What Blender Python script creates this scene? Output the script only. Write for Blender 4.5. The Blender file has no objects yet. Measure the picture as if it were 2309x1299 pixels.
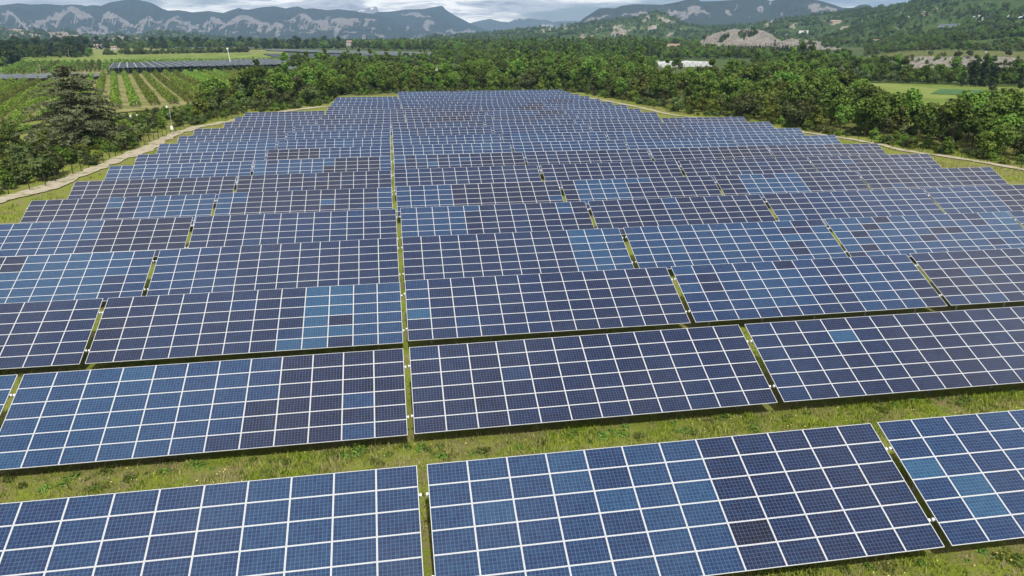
import bpy, math, random
import numpy as np
from mathutils import Matrix, Vector, Euler

# ------------------------------------------------------------------ camera, sky, sun, exposure
scene = bpy.context.scene
COL = scene.collection
random.seed(7)
RNG = np.random.default_rng(11)
CAM_H = 20.0
HAZE_DENSITY = 8.5e-5
F_PX, PITCH, ROLL, YAW = 1651.3, math.radians(18.506), math.radians(-0.212), math.radians(8.937)
_cy, _sy, _cp, _sp = math.cos(YAW), math.sin(YAW), math.cos(PITCH), math.sin(PITCH)
FW = np.array([_sy * _cp, _cy * _cp, -_sp])
_R0 = np.array([_cy, -_sy, 0.0])
_U0 = np.cross(_R0, FW)
_cr, _sr = math.cos(ROLL), math.sin(ROLL)
RT, UP = _cr * _R0 + _sr * _U0, -_sr * _R0 + _cr * _U0

cam_data = bpy.data.cameras.new("camera")
cam = bpy.data.objects.new("camera", cam_data)
COL.objects.link(cam)
cam_data.sensor_width = 36.0
cam_data.lens = 36.0 * F_PX / 2309.0
cam_data.clip_start = 0.5
cam_data.clip_end = 120000.0
cam.matrix_world = Matrix(((RT[0], UP[0], -FW[0], 0), (RT[1], UP[1], -FW[1], 0), (RT[2], UP[2], -FW[2], CAM_H), (0, 0, 0, 1)))
scene.camera = cam

SUN_EL, SUN_AZ = math.radians(53.0), math.radians(178.0)      # behind the camera, a touch to its right
world = bpy.data.worlds.new("World")
scene.world = world
world.use_nodes = True
wn, wl = world.node_tree.nodes, world.node_tree.links
wn.clear()
w_out = wn.new("ShaderNodeOutputWorld")
w_bg = wn.new("ShaderNodeBackground"); w_bg.inputs["Strength"].default_value = 1.0
w_sky = wn.new("ShaderNodeTexSky"); w_sky.sky_type = 'NISHITA'; w_sky.sun_disc = False
w_sky.sun_elevation = SUN_EL; w_sky.sun_rotation = SUN_AZ; w_sky.altitude = 600
w_sc = wn.new("ShaderNodeVectorMath"); w_sc.operation = 'SCALE'; w_sc.inputs["Scale"].default_value = 0.07
wl.new(w_sky.outputs["Color"], w_sc.inputs[0])
w_tc = wn.new("ShaderNodeTexCoord")
w_sep = wn.new("ShaderNodeSeparateXYZ"); wl.new(w_tc.outputs["Generated"], w_sep.inputs[0])


def wmath(op, a, b=None, clamp=False):
    n = wn.new("ShaderNodeMath"); n.operation = op; n.use_clamp = clamp
    for i, v in enumerate((a, b)):
        if v is None: continue
        if hasattr(v, "is_linked"): wl.new(v, n.inputs[i])
        else: n.inputs[i].default_value = v
    return n.outputs[0]


_den = wmath('ADD', wmath('MAXIMUM', w_sep.outputs["Z"], 0.0), 0.085)
w_cmb = wn.new("ShaderNodeCombineXYZ")
wl.new(wmath('DIVIDE', w_sep.outputs["X"], _den), w_cmb.inputs["X"])
wl.new(wmath('DIVIDE', w_sep.outputs["Y"], _den), w_cmb.inputs["Y"])
wl.new(wmath('MULTIPLY', w_sep.outputs["Z"], 9.0), w_cmb.inputs["Z"])


def wnoise(scale, detail, rough, off, dist=0.0):
    mp = wn.new("ShaderNodeVectorMath"); mp.operation = 'ADD'; mp.inputs[1].default_value = off
    wl.new(w_cmb.outputs[0], mp.inputs[0])
    n = wn.new("ShaderNodeTexNoise"); n.inputs["Scale"].default_value = scale; n.inputs["Detail"].default_value = detail
    n.inputs["Roughness"].default_value = rough; n.inputs["Distortion"].default_value = dist
    wl.new(mp.outputs[0], n.inputs["Vector"])
    return n.outputs["Fac"]


def wramp(val, stops):
    r = wn.new("ShaderNodeValToRGB"); r.color_ramp.interpolation = 'EASE'
    e = r.color_ramp.elements
    e[0].position, e[0].color = stops[0][0], (*stops[0][1], 1)
    e[1].position, e[1].color = stops[-1][0], (*stops[-1][1], 1)
    for p, c in stops[1:-1]:
        k = e.new(p); k.color = (*c, 1)
    wl.new(val, r.inputs["Fac"])
    return r.outputs["Color"]


_cover = wramp(wnoise(0.42, 7, 0.58, (3.1, 0.4, 0.0), 0.3), [(0.40, (0, 0, 0)), (0.56, (1, 1, 1))])
_body = wramp(wnoise(1.25, 9, 0.64, (0.7, 5.2, 1.0), 0.6), [(0.33, (0.46, 0.47, 0.50)), (0.46, (1.02, 0.99, 0.95)), (0.59, (2.1, 1.98, 1.76))])
w_mix = wn.new("ShaderNodeMix"); w_mix.data_type = 'RGBA'
wl.new(_cover, w_mix.inputs["Factor"])
wl.new(w_sc.outputs[0], w_mix.inputs["A"]); wl.new(_body, w_mix.inputs["B"])
wl.new(w_mix.outputs["Result"], w_bg.inputs["Color"])
wl.new(w_bg.outputs[0], w_out.inputs["Surface"])

sun_data = bpy.data.lights.new("sun", 'SUN')
sun_data.energy = 5.0
sun_data.angle = math.radians(0.53)
sun_data.color = (1.0, 0.955, 0.89)
sun = bpy.data.objects.new("sun", sun_data)
COL.objects.link(sun)
_sd = Vector((math.sin(SUN_AZ) * math.cos(SUN_EL), math.cos(SUN_AZ) * math.cos(SUN_EL), math.sin(SUN_EL)))
sun.rotation_euler = _sd.to_track_quat('Z', 'Y').to_euler()
sun.location = (0, -40, 80)

scene.view_settings.view_transform = 'Standard'
scene.view_settings.look = 'None'
scene.view_settings.gamma = 1.0
scene.view_settings.use_curve_mapping = False
scene.view_settings.exposure = -0.08
scene.render.engine = 'CYCLES'
scene.cycles.use_denoising = True
scene.cycles.denoiser = 'OPENIMAGEDENOISE'
scene.cycles.denoising_input_passes = 'RGB_ALBEDO_NORMAL'
scene.cycles.denoising_prefilter = 'ACCURATE'
scene.cycles.max_bounces = 5
scene.cycles.diffuse_bounces = 3
scene.cycles.glossy_bounces = 2
scene.cycles.transmission_bounces = 3
scene.cycles.transparent_max_bounces = 6
scene.cycles.volume_bounces = 0
scene.cycles.sample_clamp_indirect = 4.0
scene.cycles.caustics_reflective = False
scene.cycles.caustics_refractive = False


# ------------------------------------------------------------------ helpers
def ray(px, py):
    return FW + RT * (px - 1154.5) / F_PX - UP * (py - 649.5) / F_PX


_GD = [0, 450, 700, 1125, 2000, 4000, 9000, 14000]
_GZ = [0, 0, 2.5, 9.6, 18, 30, 52, 76]


def gz(x, y):
    """Height of the valley floor: level under the panels, rising gently far out."""
    return np.interp(np.hypot(x, y), _GD, _GZ)


def G(px, py, dz=0.0):
    """The point of the valley floor that a direction of sight meets."""
    d = ray(px, py); h = math.hypot(d[0], d[1])
    el = d[2] / h
    D = np.linspace(5, 13000, 26000)
    below = CAM_H + el * D <= np.interp(D, _GD, _GZ)
    k = int(np.argmax(below)) if below.any() else len(D) - 1
    k = max(k, 1)
    f0 = CAM_H + el * D[k - 1] - np.interp(D[k - 1], _GD, _GZ); f1 = CAM_H + el * D[k] - np.interp(D[k], _GD, _GZ)
    t = f0 / (f0 - f1) if f0 != f1 else 0
    DD = D[k - 1] + t * (D[k] - D[k - 1])
    x, y = d[0] / h * DD, d[1] / h * DD
    return np.array([x, y, float(gz(x, y)) + dz])


def P(p):
    """Picture position of points (N,3)."""
    q = np.asarray(p, float) - [0, 0, CAM_H]
    d = q @ FW
    d = np.where(d < 0.1, 0.1, d)
    return 1154.5 + F_PX * (q @ RT) / d, 649.5 - F_PX * (q @ UP) / d


def inside(poly, x, y):
    poly = np.asarray(poly, float); r = np.zeros(np.shape(x), bool); j = len(poly) - 1
    for i in range(len(poly)):
        xi, yi = poly[i]; xj, yj = poly[j]
        c = ((yi > y) != (yj > y)) & (x < (xj - xi) * (y - yi) / (yj - yi + 1e-12) + xi)
        r ^= c; j = i
    return r


def _hash(ix, iy, s):
    n = (ix.astype(np.int64) * 374761393 + iy.astype(np.int64) * 668265263 + s * 1274126177) & 0x7fffffff
    n = ((n ^ (n >> 13)) * 1274126177) & 0x7fffffff
    return ((n ^ (n >> 16)) & 0xffff) / 65535.0


def vnoise(x, y, s=0):
    x, y = np.asarray(x, float), np.asarray(y, float)
    ix, iy = np.floor(x), np.floor(y); fx, fy = x - ix, y - iy
    fx, fy = fx * fx * (3 - 2 * fx), fy * fy * (3 - 2 * fy)
    a, b = _hash(ix, iy, s), _hash(ix + 1, iy, s); c, d = _hash(ix, iy + 1, s), _hash(ix + 1, iy + 1, s)
    return (a * (1 - fx) + b * fx) * (1 - fy) + (c * (1 - fx) + d * fx) * fy


def fbm(x, y, s=0, o=4, ridged=False):
    t, a, n = 0.0, 0.5, 0.0
    for i in range(o):
        v = vnoise(np.asarray(x) * 2 ** i + 17.3 * i, np.asarray(y) * 2 ** i + 9.1 * i, s + i)
        if ridged: v = 1 - np.abs(2 * v - 1)
        t = t + a * v; n += a; a *= 0.5
    return t / n


def mesh_from(name, verts, faces, mats, fmat=None, smooth=False):
    """faces: an (N,3) or (N,4) array, or a list of index tuples."""
    me = bpy.data.meshes.new(name)
    if isinstance(faces, np.ndarray):
        n, k = faces.shape
        me.vertices.add(len(verts)); me.vertices.foreach_set("co", np.asarray(verts, np.float32).ravel())
        me.loops.add(n * k); me.loops.foreach_set("vertex_index", faces.astype(np.int32).ravel())
        me.polygons.add(n)
        me.polygons.foreach_set("loop_start", np.arange(0, n * k, k, dtype=np.int32))
        me.polygons.foreach_set("loop_total", np.full(n, k, np.int32))
    else:
        me.from_pydata([tuple(v) for v in verts], [], faces)
    for m in (mats if isinstance(mats, (list, tuple)) else [mats]): me.materials.append(m)
    if fmat is not None: me.polygons.foreach_set("material_index", np.asarray(fmat, np.int32))
    me.update(calc_edges=True)
    if smooth: me.polygons.foreach_set("use_smooth", np.ones(len(me.polygons), bool))
    me.validate()
    return me


def attr(me, name, vals, dom='POINT', typ='FLOAT'):
    a = me.attributes.new(name, typ, dom)
    vals = np.asarray(vals, np.float32)
    a.data.foreach_set("color" if typ == 'FLOAT_COLOR' else "value", vals.ravel())


def link(name, me, parent=None, loc=None, **props):
    o = bpy.data.objects.new(name, me); COL.objects.link(o)
    if parent is not None: o.parent = parent
    if loc is not None: o.location = loc
    for k, v in props.items(): o[k] = v
    return o


def thing(name, label, cat, loc=(0, 0, 0), group=None, rz=0.0):
    o = bpy.data.objects.new(name, None); COL.objects.link(o)
    o.empty_display_size = 0.3
    o.location = loc; o.rotation_euler = (0, 0, rz)
    o["label"] = label; o["category"] = cat
    if group: o["group"] = group
    return o


class MB:
    """Collects boxes, prisms and tubes into one mesh."""
    def __init__(s): s.v, s.f, s.m = [], [], []

    def hexa(s, c, mi=0):
        b = len(s.v); s.v += [tuple(p) for p in c]
        for q in ((0, 3, 2, 1), (4, 5, 6, 7), (0, 1, 5, 4), (1, 2, 6, 5), (2, 3, 7, 6), (3, 0, 4, 7)):
            s.f.append(tuple(b + i for i in q)); s.m.append(mi)

    def box(s, x0, x1, y0, y1, z0, z1, mi=0):
        s.hexa([(x0, y0, z0), (x1, y0, z0), (x1, y1, z0), (x0, y1, z0), (x0, y0, z1), (x1, y0, z1), (x1, y1, z1), (x0, y1, z1)], mi)

    def tube(s, a, b, r0, r1, n=8, mi=0, cap=True):
        a, b = Vector(a), Vector(b); d = (b - a).normalized()
        u = d.orthogonal().normalized(); w = d.cross(u); k = len(s.v)
        for p, r in ((a, r0), (b, r1)):
            for i in range(n):
                t = 2 * math.pi * i / n; s.v.append(tuple(p + u * (r * math.cos(t)) + w * (r * math.sin(t))))
        for i in range(n):
            j = (i + 1) % n; s.f.append((k + i, k + j, k + n + j, k + n + i)); s.m.append(mi)
        if cap:
            s.f.append(tuple(k + n + i for i in range(n))); s.m.append(mi)
            s.f.append(tuple(k + n - 1 - i for i in range(n))); s.m.append(mi)

    def poly(s, pts, mi=0):
        b = len(s.v); s.v += [tuple(p) for p in pts]; s.f.append(tuple(range(b, b + len(pts)))); s.m.append(mi)

    def mesh(s, name, mats, smooth=False): return mesh_from(name, s.v, s.f, mats, s.m, smooth)


# ------------------------------------------------------------------ material helpers
class NT:
    def __init__(s, name):
        s.mat = bpy.data.materials.new(name); s.mat.use_nodes = True
        s.t = s.mat.node_tree; s.n, s.l = s.t.nodes, s.t.links
        s.bsdf = next(x for x in s.n if x.type == 'BSDF_PRINCIPLED')
        s.out = next(x for x in s.n if x.type == 'OUTPUT_MATERIAL')
        s.bsdf.inputs["Roughness"].default_value = 0.85
        s.bsdf.inputs["Specular IOR Level"].default_value = 0.25

    def put(s, sock, v):
        if hasattr(v, "is_linked"): s.l.new(v, sock)
        elif isinstance(v, (tuple, list)) and len(v) == 3 and sock.type == 'RGBA': sock.default_value = (*v, 1)
        else: sock.default_value = v

    def math(s, op, a, b=None, clamp=False):
        n = s.n.new("ShaderNodeMath"); n.operation = op; n.use_clamp = clamp; s.put(n.inputs[0], a)
        if b is not None: s.put(n.inputs[1], b)
        return n.outputs[0]

    def attr(s, name, out="Fac"):
        n = s.n.new("ShaderNodeAttribute"); n.attribute_name = name; return n.outputs[out]

    def coord(s, out="Object"):
        return s.n.new("ShaderNodeTexCoord").outputs[out]

    def mapv(s, v, scale=(1, 1, 1), loc=(0, 0, 0)):
        n = s.n.new("ShaderNodeMapping"); s.l.new(v, n.inputs["Vector"])
        n.inputs["Scale"].default_value = scale; n.inputs["Location"].default_value = loc
        return n.outputs[0]

    def noise(s, v, scale, detail=4, rough=0.55, dist=0.0):
        n = s.n.new("ShaderNodeTexNoise"); s.l.new(v, n.inputs["Vector"])
        n.inputs["Scale"].default_value = scale; n.inputs["Detail"].default_value = detail
        n.inputs["Roughness"].default_value = rough; n.inputs["Distortion"].default_value = dist
        return n.outputs["Fac"]

    def voro(s, v, scale, out="Distance"):
        n = s.n.new("ShaderNodeTexVoronoi"); s.l.new(v, n.inputs["Vector"]); n.inputs["Scale"].default_value = scale
        return n.outputs[out]

    def ramp(s, val, stops, interp='LINEAR'):
        r = s.n.new("ShaderNodeValToRGB"); r.color_ramp.interpolation = interp; e = r.color_ramp.elements
        e[0].position, e[0].color = stops[0][0], (*stops[0][1], 1)
        e[1].position, e[1].color = stops[-1][0], (*stops[-1][1], 1)
        for p, c in stops[1:-1]:
            k = e.new(p); k.color = (*c, 1)
        s.put(r.inputs["Fac"], val)
        return r.outputs["Color"]

    def step(s, val, lo, hi):
        n = s.n.new("ShaderNodeMapRange"); s.put(n.inputs["Value"], val)
        n.inputs["From Min"].default_value = lo; n.inputs["From Max"].default_value = hi
        n.clamp = True
        return n.outputs["Result"]

    def mix(s, f, a, b, blend='MIX'):
        n = s.n.new("ShaderNodeMix"); n.data_type = 'RGBA'; n.blend_type = blend
        s.put(n.inputs["Factor"], f); s.put(n.inputs["A"], a); s.put(n.inputs["B"], b)
        return n.outputs["Result"]

    def hsv(s, col, h=0.5, sat=1.0, v=1.0):
        n = s.n.new("ShaderNodeHueSaturation"); s.put(n.inputs["Color"], col)
        s.put(n.inputs["Hue"], h); s.put(n.inputs["Saturation"], sat); s.put(n.inputs["Value"], v)
        return n.outputs["Color"]

    def bump(s, h, strength=0.5, dist=1.0):
        n = s.n.new("ShaderNodeBump"); n.inputs["Strength"].default_value = strength; n.inputs["Distance"].default_value = dist
        s.put(n.inputs["Height"], h); s.l.new(n.outputs[0], s.bsdf.inputs["Normal"])

    def base(s, col, rough=None, metal=None, spec=None):
        s.put(s.bsdf.inputs["Base Color"], col)
        if rough is not None: s.put(s.bsdf.inputs["Roughness"], rough)
        if metal is not None: s.bsdf.inputs["Metallic"].default_value = metal
        if spec is not None: s.bsdf.inputs["Specular IOR Level"].default_value = spec
        return s.mat


def simple(name, col, rough=0.7, metal=0.0, var=0.15, scale=3.0, spec=0.3):
    m = NT(name); f = m.noise(m.coord(), scale, 5)
    c = m.mix(m.step(f, 0.3, 0.7), tuple(x * (1 - var) for x in col), tuple(min(1, x * (1 + var)) for x in col))
    return m.base(c, rough, metal, spec)


# ------------------------------------------------------------------ materials
def leaf_material(name, dark, mid, light, transl=0.16):
    m = NT(name)
    rnd = m.n.new("ShaderNodeObjectInfo").outputs["Random"]
    tone = m.attr("tone")
    v = m.math('ADD', m.math('MULTIPLY', tone, 0.68), m.math('MULTIPLY', rnd, 0.32))
    c = m.ramp(v, [(0.12, dark), (0.5, mid), (0.92, light)])
    c = m.hsv(c, m.math('ADD', m.math('MULTIPLY', rnd, 0.062), 0.448), 1.0, m.math('ADD', m.math('MULTIPLY', rnd, 0.6), 0.72))
    m.base(c, 0.6, 0, 0.25)
    tr = m.n.new("ShaderNodeBsdfTranslucent"); m.l.new(c, tr.inputs["Color"])
    mx = m.n.new("ShaderNodeMixShader"); mx.inputs[0].default_value = transl
    m.l.new(m.bsdf.outputs[0], mx.inputs[1]); m.l.new(tr.outputs[0], mx.inputs[2]); m.l.new(mx.outputs[0], m.out.inputs["Surface"])
    return m.mat


M = {}
M['leaf'] = leaf_material("broadleaf_foliage", (0.020, 0.056, 0.007), (0.066, 0.140, 0.015), (0.145, 0.235, 0.030))
M['leaf_yellow'] = leaf_material("yellow_green_foliage", (0.036, 0.064, 0.008), (0.098, 0.150, 0.018), (0.195, 0.250, 0.038))
M['leaf_olive'] = leaf_material("olive_foliage", (0.022, 0.042, 0.010), (0.062, 0.098, 0.024), (0.125, 0.170, 0.050))
M['leaf_orchard'] = leaf_material("orchard_foliage", (0.054, 0.118, 0.010), (0.115, 0.220, 0.020), (0.190, 0.305, 0.036))
M['leaf_cedar'] = leaf_material("cedar_needles", (0.065, 0.095, 0.040), (0.150, 0.190, 0.090), (0.250, 0.290, 0.155), 0.35)
M['leaf_pine'] = leaf_material("pine_needles", (0.012, 0.030, 0.010), (0.026, 0.054, 0.016), (0.045, 0.080, 0.025), 0.1)
M['leaf_silver'] = leaf_material("silvery_foliage", (0.07, 0.10, 0.06), (0.13, 0.17, 0.11), (0.20, 0.25, 0.17))
M['weed'] = leaf_material("weed_leaves", (0.030, 0.075, 0.010), (0.070, 0.145, 0.018), (0.14, 0.23, 0.035))
M['bark'] = simple("bark", (0.11, 0.085, 0.06), 0.9, 0, 0.35, 4)

# grass sward under and around the panels
m = NT("meadow_grass"); co = m.coord()
f1 = m.noise(co, 0.35, 6, 0.6); f2 = m.noise(co, 2.6, 5, 0.65); f3 = m.noise(co, 14.0, 4, 0.7)
f4 = m.noise(m.mapv(co, (1, 1, 1), (31, 7, 0)), 0.012, 5, 0.6)
g = m.ramp(f3, [(0.25, (0.095, 0.140, 0.014)), (0.5, (0.190, 0.235, 0.028)), (0.78, (0.290, 0.310, 0.050))])
t = m.ramp(f3, [(0.25, (0.130, 0.115, 0.048)), (0.55, (0.235, 0.205, 0.095)), (0.8, (0.330, 0.290, 0.160))])
c = m.mix(m.step(m.math('ADD', m.math('MULTIPLY', f1, 0.6), m.math('MULTIPLY', f2, 0.4)), 0.46, 0.585), g, t)
c = m.mix(m.step(f4, 0.35, 0.65), c, m.hsv(c, 0.51, 1.0, 0.8))
m.bump(m.math('ADD', f3, m.math('MULTIPLY', f2, 1.4)), 0.7, 0.12)
M['grass'] = m.base(c, 0.95, 0, 0.1)

# valley floor: fields in patches, grass near, bush texture in between
m = NT("valley_floor"); co = m.coord()
vc = m.voro(m.mapv(co, (1, 0.45, 1)), 0.0042, "Color")
sp = m.n.new("ShaderNodeSeparateColor"); m.l.new(vc, sp.inputs[0])
fld = m.ramp(sp.outputs[0], [(0.0, (0.055, 0.085, 0.026)), (0.35, (0.085, 0.110, 0.034)), (0.6, (0.14, 0.145, 0.055)), (0.8, (0.065, 0.10, 0.03)), (1.0, (0.20, 0.185, 0.095))], 'CONSTANT')
fn = m.noise(co, 0.08, 6, 0.65); fn2 = m.noise(co, 0.9, 5, 0.7)
c = m.mix(m.step(fn2, 0.3, 0.75), m.hsv(fld, 0.5, 1, 0.7), m.hsv(fld, 0.5, 1, 1.25))
c = m.mix(m.math('MULTIPLY', m.step(fn, 0.45, 0.62), 0.65), c, (0.045, 0.070, 0.020))
m.bump(fn2, 0.6, 0.5)
M['valley'] = m.base(c, 0.95, 0, 0.1)

m = NT("dry_orchard_grass"); co = m.coord()
f = m.noise(co, 0.9, 6, 0.65); f2 = m.noise(co, 0.12, 4)
c = m.ramp(f, [(0.25, (0.15, 0.135, 0.055)), (0.5, (0.25, 0.215, 0.10)), (0.75, (0.34, 0.295, 0.16))])
c = m.mix(m.step(f2, 0.42, 0.6), c, (0.12, 0.145, 0.04))
M['drygrass'] = m.base(c, 0.95, 0, 0.1)

m = NT("bright_meadow"); co = m.coord()
f = m.noise(co, 0.5, 6, 0.65); f2 = m.noise(m.mapv(co, (1, 0.25, 1)), 0.05, 6, .65)
c = m.ramp(f, [(0.25, (0.075, 0.125, 0.018)), (0.75, (0.150, 0.205, 0.040))])
c = m.mix(m.step(f2, 0.42, 0.58), c, m.hsv(c, 0.475, 0.9, 1.35))
M['meadow'] = m.base(c, 0.95, 0, 0.1)

m = NT("yellow_field"); co = m.coord()
f = m.noise(co, 0.3, 6, 0.65); f2 = m.noise(co, 0.015, 5)
c = m.ramp(f, [(0.25, (0.155, 0.165, 0.050)), (0.75, (0.235, 0.235, 0.085))])
c = m.mix(m.step(f2, 0.4, 0.65), c, (0.15, 0.185, 0.055))
M['yellowfield'] = m.base(c, 0.95, 0, 0.1)

m = NT("track_gravel"); co = m.coord()
f = m.noise(co, 1.6, 6, 0.7); f2 = m.noise(co, 9, 5, 0.7)
c = m.ramp(m.math('ADD', m.math('MULTIPLY', f, .6), m.math('MULTIPLY', f2, .4)), [(0.3, (0.22, 0.19, 0.125)), (0.5, (0.37, 0.325, 0.25)), (0.75, (0.48, 0.43, 0.345))])
c = m.mix(m.step(m.noise(co, 0.55, 6, 0.65), 0.52, 0.62), c, (0.15, 0.17, 0.05))
m.bump(f2, 0.5, 0.08)
M['gravel'] = m.base(c, 0.95, 0, 0.15)
M['pale_earth'] = simple("pale_earth", (0.42, 0.36, 0.29), 0.95, 0, 0.3, 0.25, 0.1)

# aluminium, steel
M['alu'] = simple("aluminium_frame", (0.56, 0.57, 0.58), 0.45, 0.0, 0.08, 5, 0.4)
M['steel'] = simple("galvanised_steel", (0.42, 0.43, 0.44), 0.5, 0.5, 0.2, 8, 0.5)
M['railend'] = simple("white_rail_cap", (0.80, 0.80, 0.78), 0.5, 0, 0.08, 10, 0.4)
M['backsheet'] = simple("module_backsheet", (0.30, 0.30, 0.30), 0.7, 0, 0.1, 3, 0.3)
M['post_dark'] = simple("dark_fence_steel", (0.035, 0.045, 0.035), 0.6, 0.2, 0.2, 5, 0.3)
M['white'] = simple("white_paint", (0.78, 0.78, 0.76), 0.5, 0, 0.1, 2, 0.4)
M['grey'] = simple("grey_paint", (0.35, 0.36, 0.37), 0.5, 0, 0.15, 2, 0.4)
M['wood'] = simple("grey_wood", (0.30, 0.26, 0.21), 0.9, 0, 0.2, 3, 0.2)


def cell_material(name, tint):
    """Polycrystalline cells behind glass; tint(m) gives 0 (blue-black) .. 1 (bright blue)."""
    m = NT(name)
    uv = m.n.new("ShaderNodeUVMap").outputs["UV"]
    sx = m.n.new("ShaderNodeSeparateXYZ"); m.l.new(uv, sx.inputs[0])
    u, v = sx.outputs[0], sx.outputs[1]
    du, dv = m.math('PINGPONG', u, 0.5), m.math('PINGPONG', v, 0.5)
    gap = m.math('MAXIMUM', m.math('LESS_THAN', du, 0.030), m.math('LESS_THAN', dv, 0.026))
    bus = m.math('LESS_THAN', m.math('PINGPONG', m.math('ADD', m.math('MULTIPLY', v, 3.0), 0.5), 0.5), 0.045)
    wn_ = m.n.new("ShaderNodeTexWhiteNoise"); wn_.noise_dimensions = '3D'
    cb = m.n.new("ShaderNodeCombineXYZ"); m.l.new(m.math('FLOOR', u), cb.inputs[0]); m.l.new(m.math('FLOOR', v), cb.inputs[1])
    t, seed = tint(m)
    m.l.new(seed, cb.inputs[2]); m.l.new(cb.outputs[0], wn_.inputs["Vector"])
    t2 = m.math('ADD', t, m.math('MULTIPLY', m.math('SUBTRACT', wn_.outputs["Value"], 0.5), 0.16), True)
    cell = m.ramp(t2, [(0.0, (0.008, 0.008, 0.012)), (0.2, (0.0115, 0.0135, 0.036)), (0.45, (0.013, 0.028, 0.078)), (0.7, (0.019, 0.052, 0.116)), (1.0, (0.029, 0.086, 0.152))])
    cell = m.mix(m.math('MULTIPLY', bus, 0.35), cell, (0.13, 0.165, 0.23))
    c = m.mix(m.math('MULTIPLY', gap, 0.55), cell, m.mix(t, (0.17, 0.21, 0.34), (0.16, 0.31, 0.48)))
    geo = m.n.new("ShaderNodeNewGeometry").outputs["Position"]
    dirt = m.math('MULTIPLY', m.step(m.noise(geo, 0.22, 6, 0.65), 0.40, 0.72), 0.07)
    c = m.mix(dirt, c, (0.15, 0.165, 0.19))
    m.base(c, 0.18, 0, 0.5)
    m.bsdf.inputs["IOR"].default_value = 1.26
    return m.mat


def _tint_obj(m):
    oi = m.n.new("ShaderNodeObjectInfo"); s = m.n.new("ShaderNodeSeparateColor"); m.l.new(oi.outputs["Color"], s.inputs[0])
    return s.outputs[0], m.math('MULTIPLY', s.outputs[1], 91.7)


def _tint_attr(m):
    a = m.attr("tint")
    return a, m.math('MULTIPLY', a, 913.7)


M['cells'] = cell_material("solar_cells", _tint_obj)
M['cells_far'] = cell_material("solar_cells_of_far_tables", _tint_attr)


# ------------------------------------------------------------------ valley floor
def grid_faces(nu, nv):
    i, j = np.meshgrid(np.arange(nu - 1), np.arange(nv - 1), indexing='ij')
    a = (i * nv + j).ravel()
    return np.stack([a, a + nv, a + nv + 1, a + 1], 1)


_rad = np.concatenate([np.linspace(0.01, 450, 10), np.linspace(475, 2000, 40), np.linspace(2150, 11800, 30)])
_az = np.linspace(0, 2 * math.pi, 145)
A_, D_ = np.meshgrid(_az, _rad, indexing='ij')
gx_, gy_ = np.sin(A_) * D_, np.cos(A_) * D_
gv = np.stack([gx_, gy_, gz(gx_, gy_)], -1).reshape(-1, 3)
ground = link("ground", mesh_from("ground", gv, grid_faces(len(_az), len(_rad)), M['valley']), kind="structure")


def patch(name, c, mat, dz, kind="structure", n=(24, 24), wob=0.0, seed=0):
    """A field draped on the valley floor between four corners given as ground points (tl, tr, br, bl)."""
    tl, tr, br, bl = [np.asarray(q, float)[:2] for q in c]
    u, v = np.meshgrid(np.linspace(0, 1, n[0]), np.linspace(0, 1, n[1]), indexing='ij')
    p = (tl * (1 - u)[..., None] + tr * u[..., None]) * (1 - v)[..., None] + (bl * (1 - u)[..., None] + br * u[..., None]) * v[..., None]
    if wob:
        e = (1 - np.minimum(np.minimum(u, 1 - u), np.minimum(v, 1 - v)) * 4).clip(0, 1)
        p[..., 0] += e * wob * (fbm(p[..., 0] * .05, p[..., 1] * .05, seed) - .5); p[..., 1] += e * wob * (fbm(p[..., 0] * .05, p[..., 1] * .05, seed + 9) - .5)
    vv = np.concatenate([p, (gz(p[..., 0], p[..., 1]) + dz)[..., None]], -1).reshape(-1, 3)
    me = mesh_from(name, vv, grid_faces(*n), mat)
    return link(name, me, kind=kind) if kind else me


def pxpatch(name, px, mat, dz, **k): return patch(name, [G(*q) for q in px], mat, dz, **k)


def ribbon(name, pts, w, mat, dz, seed=0, edge=0.5):
    """A track along ground points."""
    pts = np.array([np.asarray(q, float)[:2] for q in pts])
    seg = np.concatenate([[0], np.cumsum(np.hypot(*np.diff(pts, axis=0).T))])
    s = np.arange(0, seg[-1], .6)
    x, y = np.interp(s, seg, pts[:, 0]), np.interp(s, seg, pts[:, 1])
    k = np.ones(9) / 9
    if len(x) > 12: x[4:-4], y[4:-4] = np.convolve(x, k, 'valid'), np.convolve(y, k, 'valid')
    tx, ty = np.gradient(x), np.gradient(y); l = np.hypot(tx, ty); nx, ny = -ty / l, tx / l
    wl_ = w / 2 + edge * (fbm(s * .3, s * 0, seed, 5) - .5) * 3.2; wr_ = w / 2 + edge * (fbm(s * .3, s * 0 + 5, seed + 3, 5) - .5) * 3.2
    L = np.stack([x + nx * wl_, y + ny * wl_, gz(x, y) + dz], -1); R = np.stack([x - nx * wr_, y - ny * wr_, gz(x, y) + dz], -1)
    v = np.stack([R, L], 1).reshape(-1, 3)
    n = len(s); a = np.arange(n - 1) * 2
    return link(name, mesh_from(name, v, np.stack([a, a + 2, a + 3, a + 1], 1), mat), kind="structure")


# the sward of the solar farm, with its own fine relief
xs, ys = np.linspace(-110, 150, 270), np.linspace(6, 310, 310)
X_, Y_ = np.meshgrid(xs, ys, indexing='ij')
Z_ = 0.03 + 0.10 * fbm(X_ * .5, Y_ * .5, 3, 3) * (Y_ < 70)
link("lawn", mesh_from("lawn", np.stack([X_, Y_, Z_], -1).reshape(-1, 3), grid_faces(270, 310), M['grass'], smooth=True), kind="structure")

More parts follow.
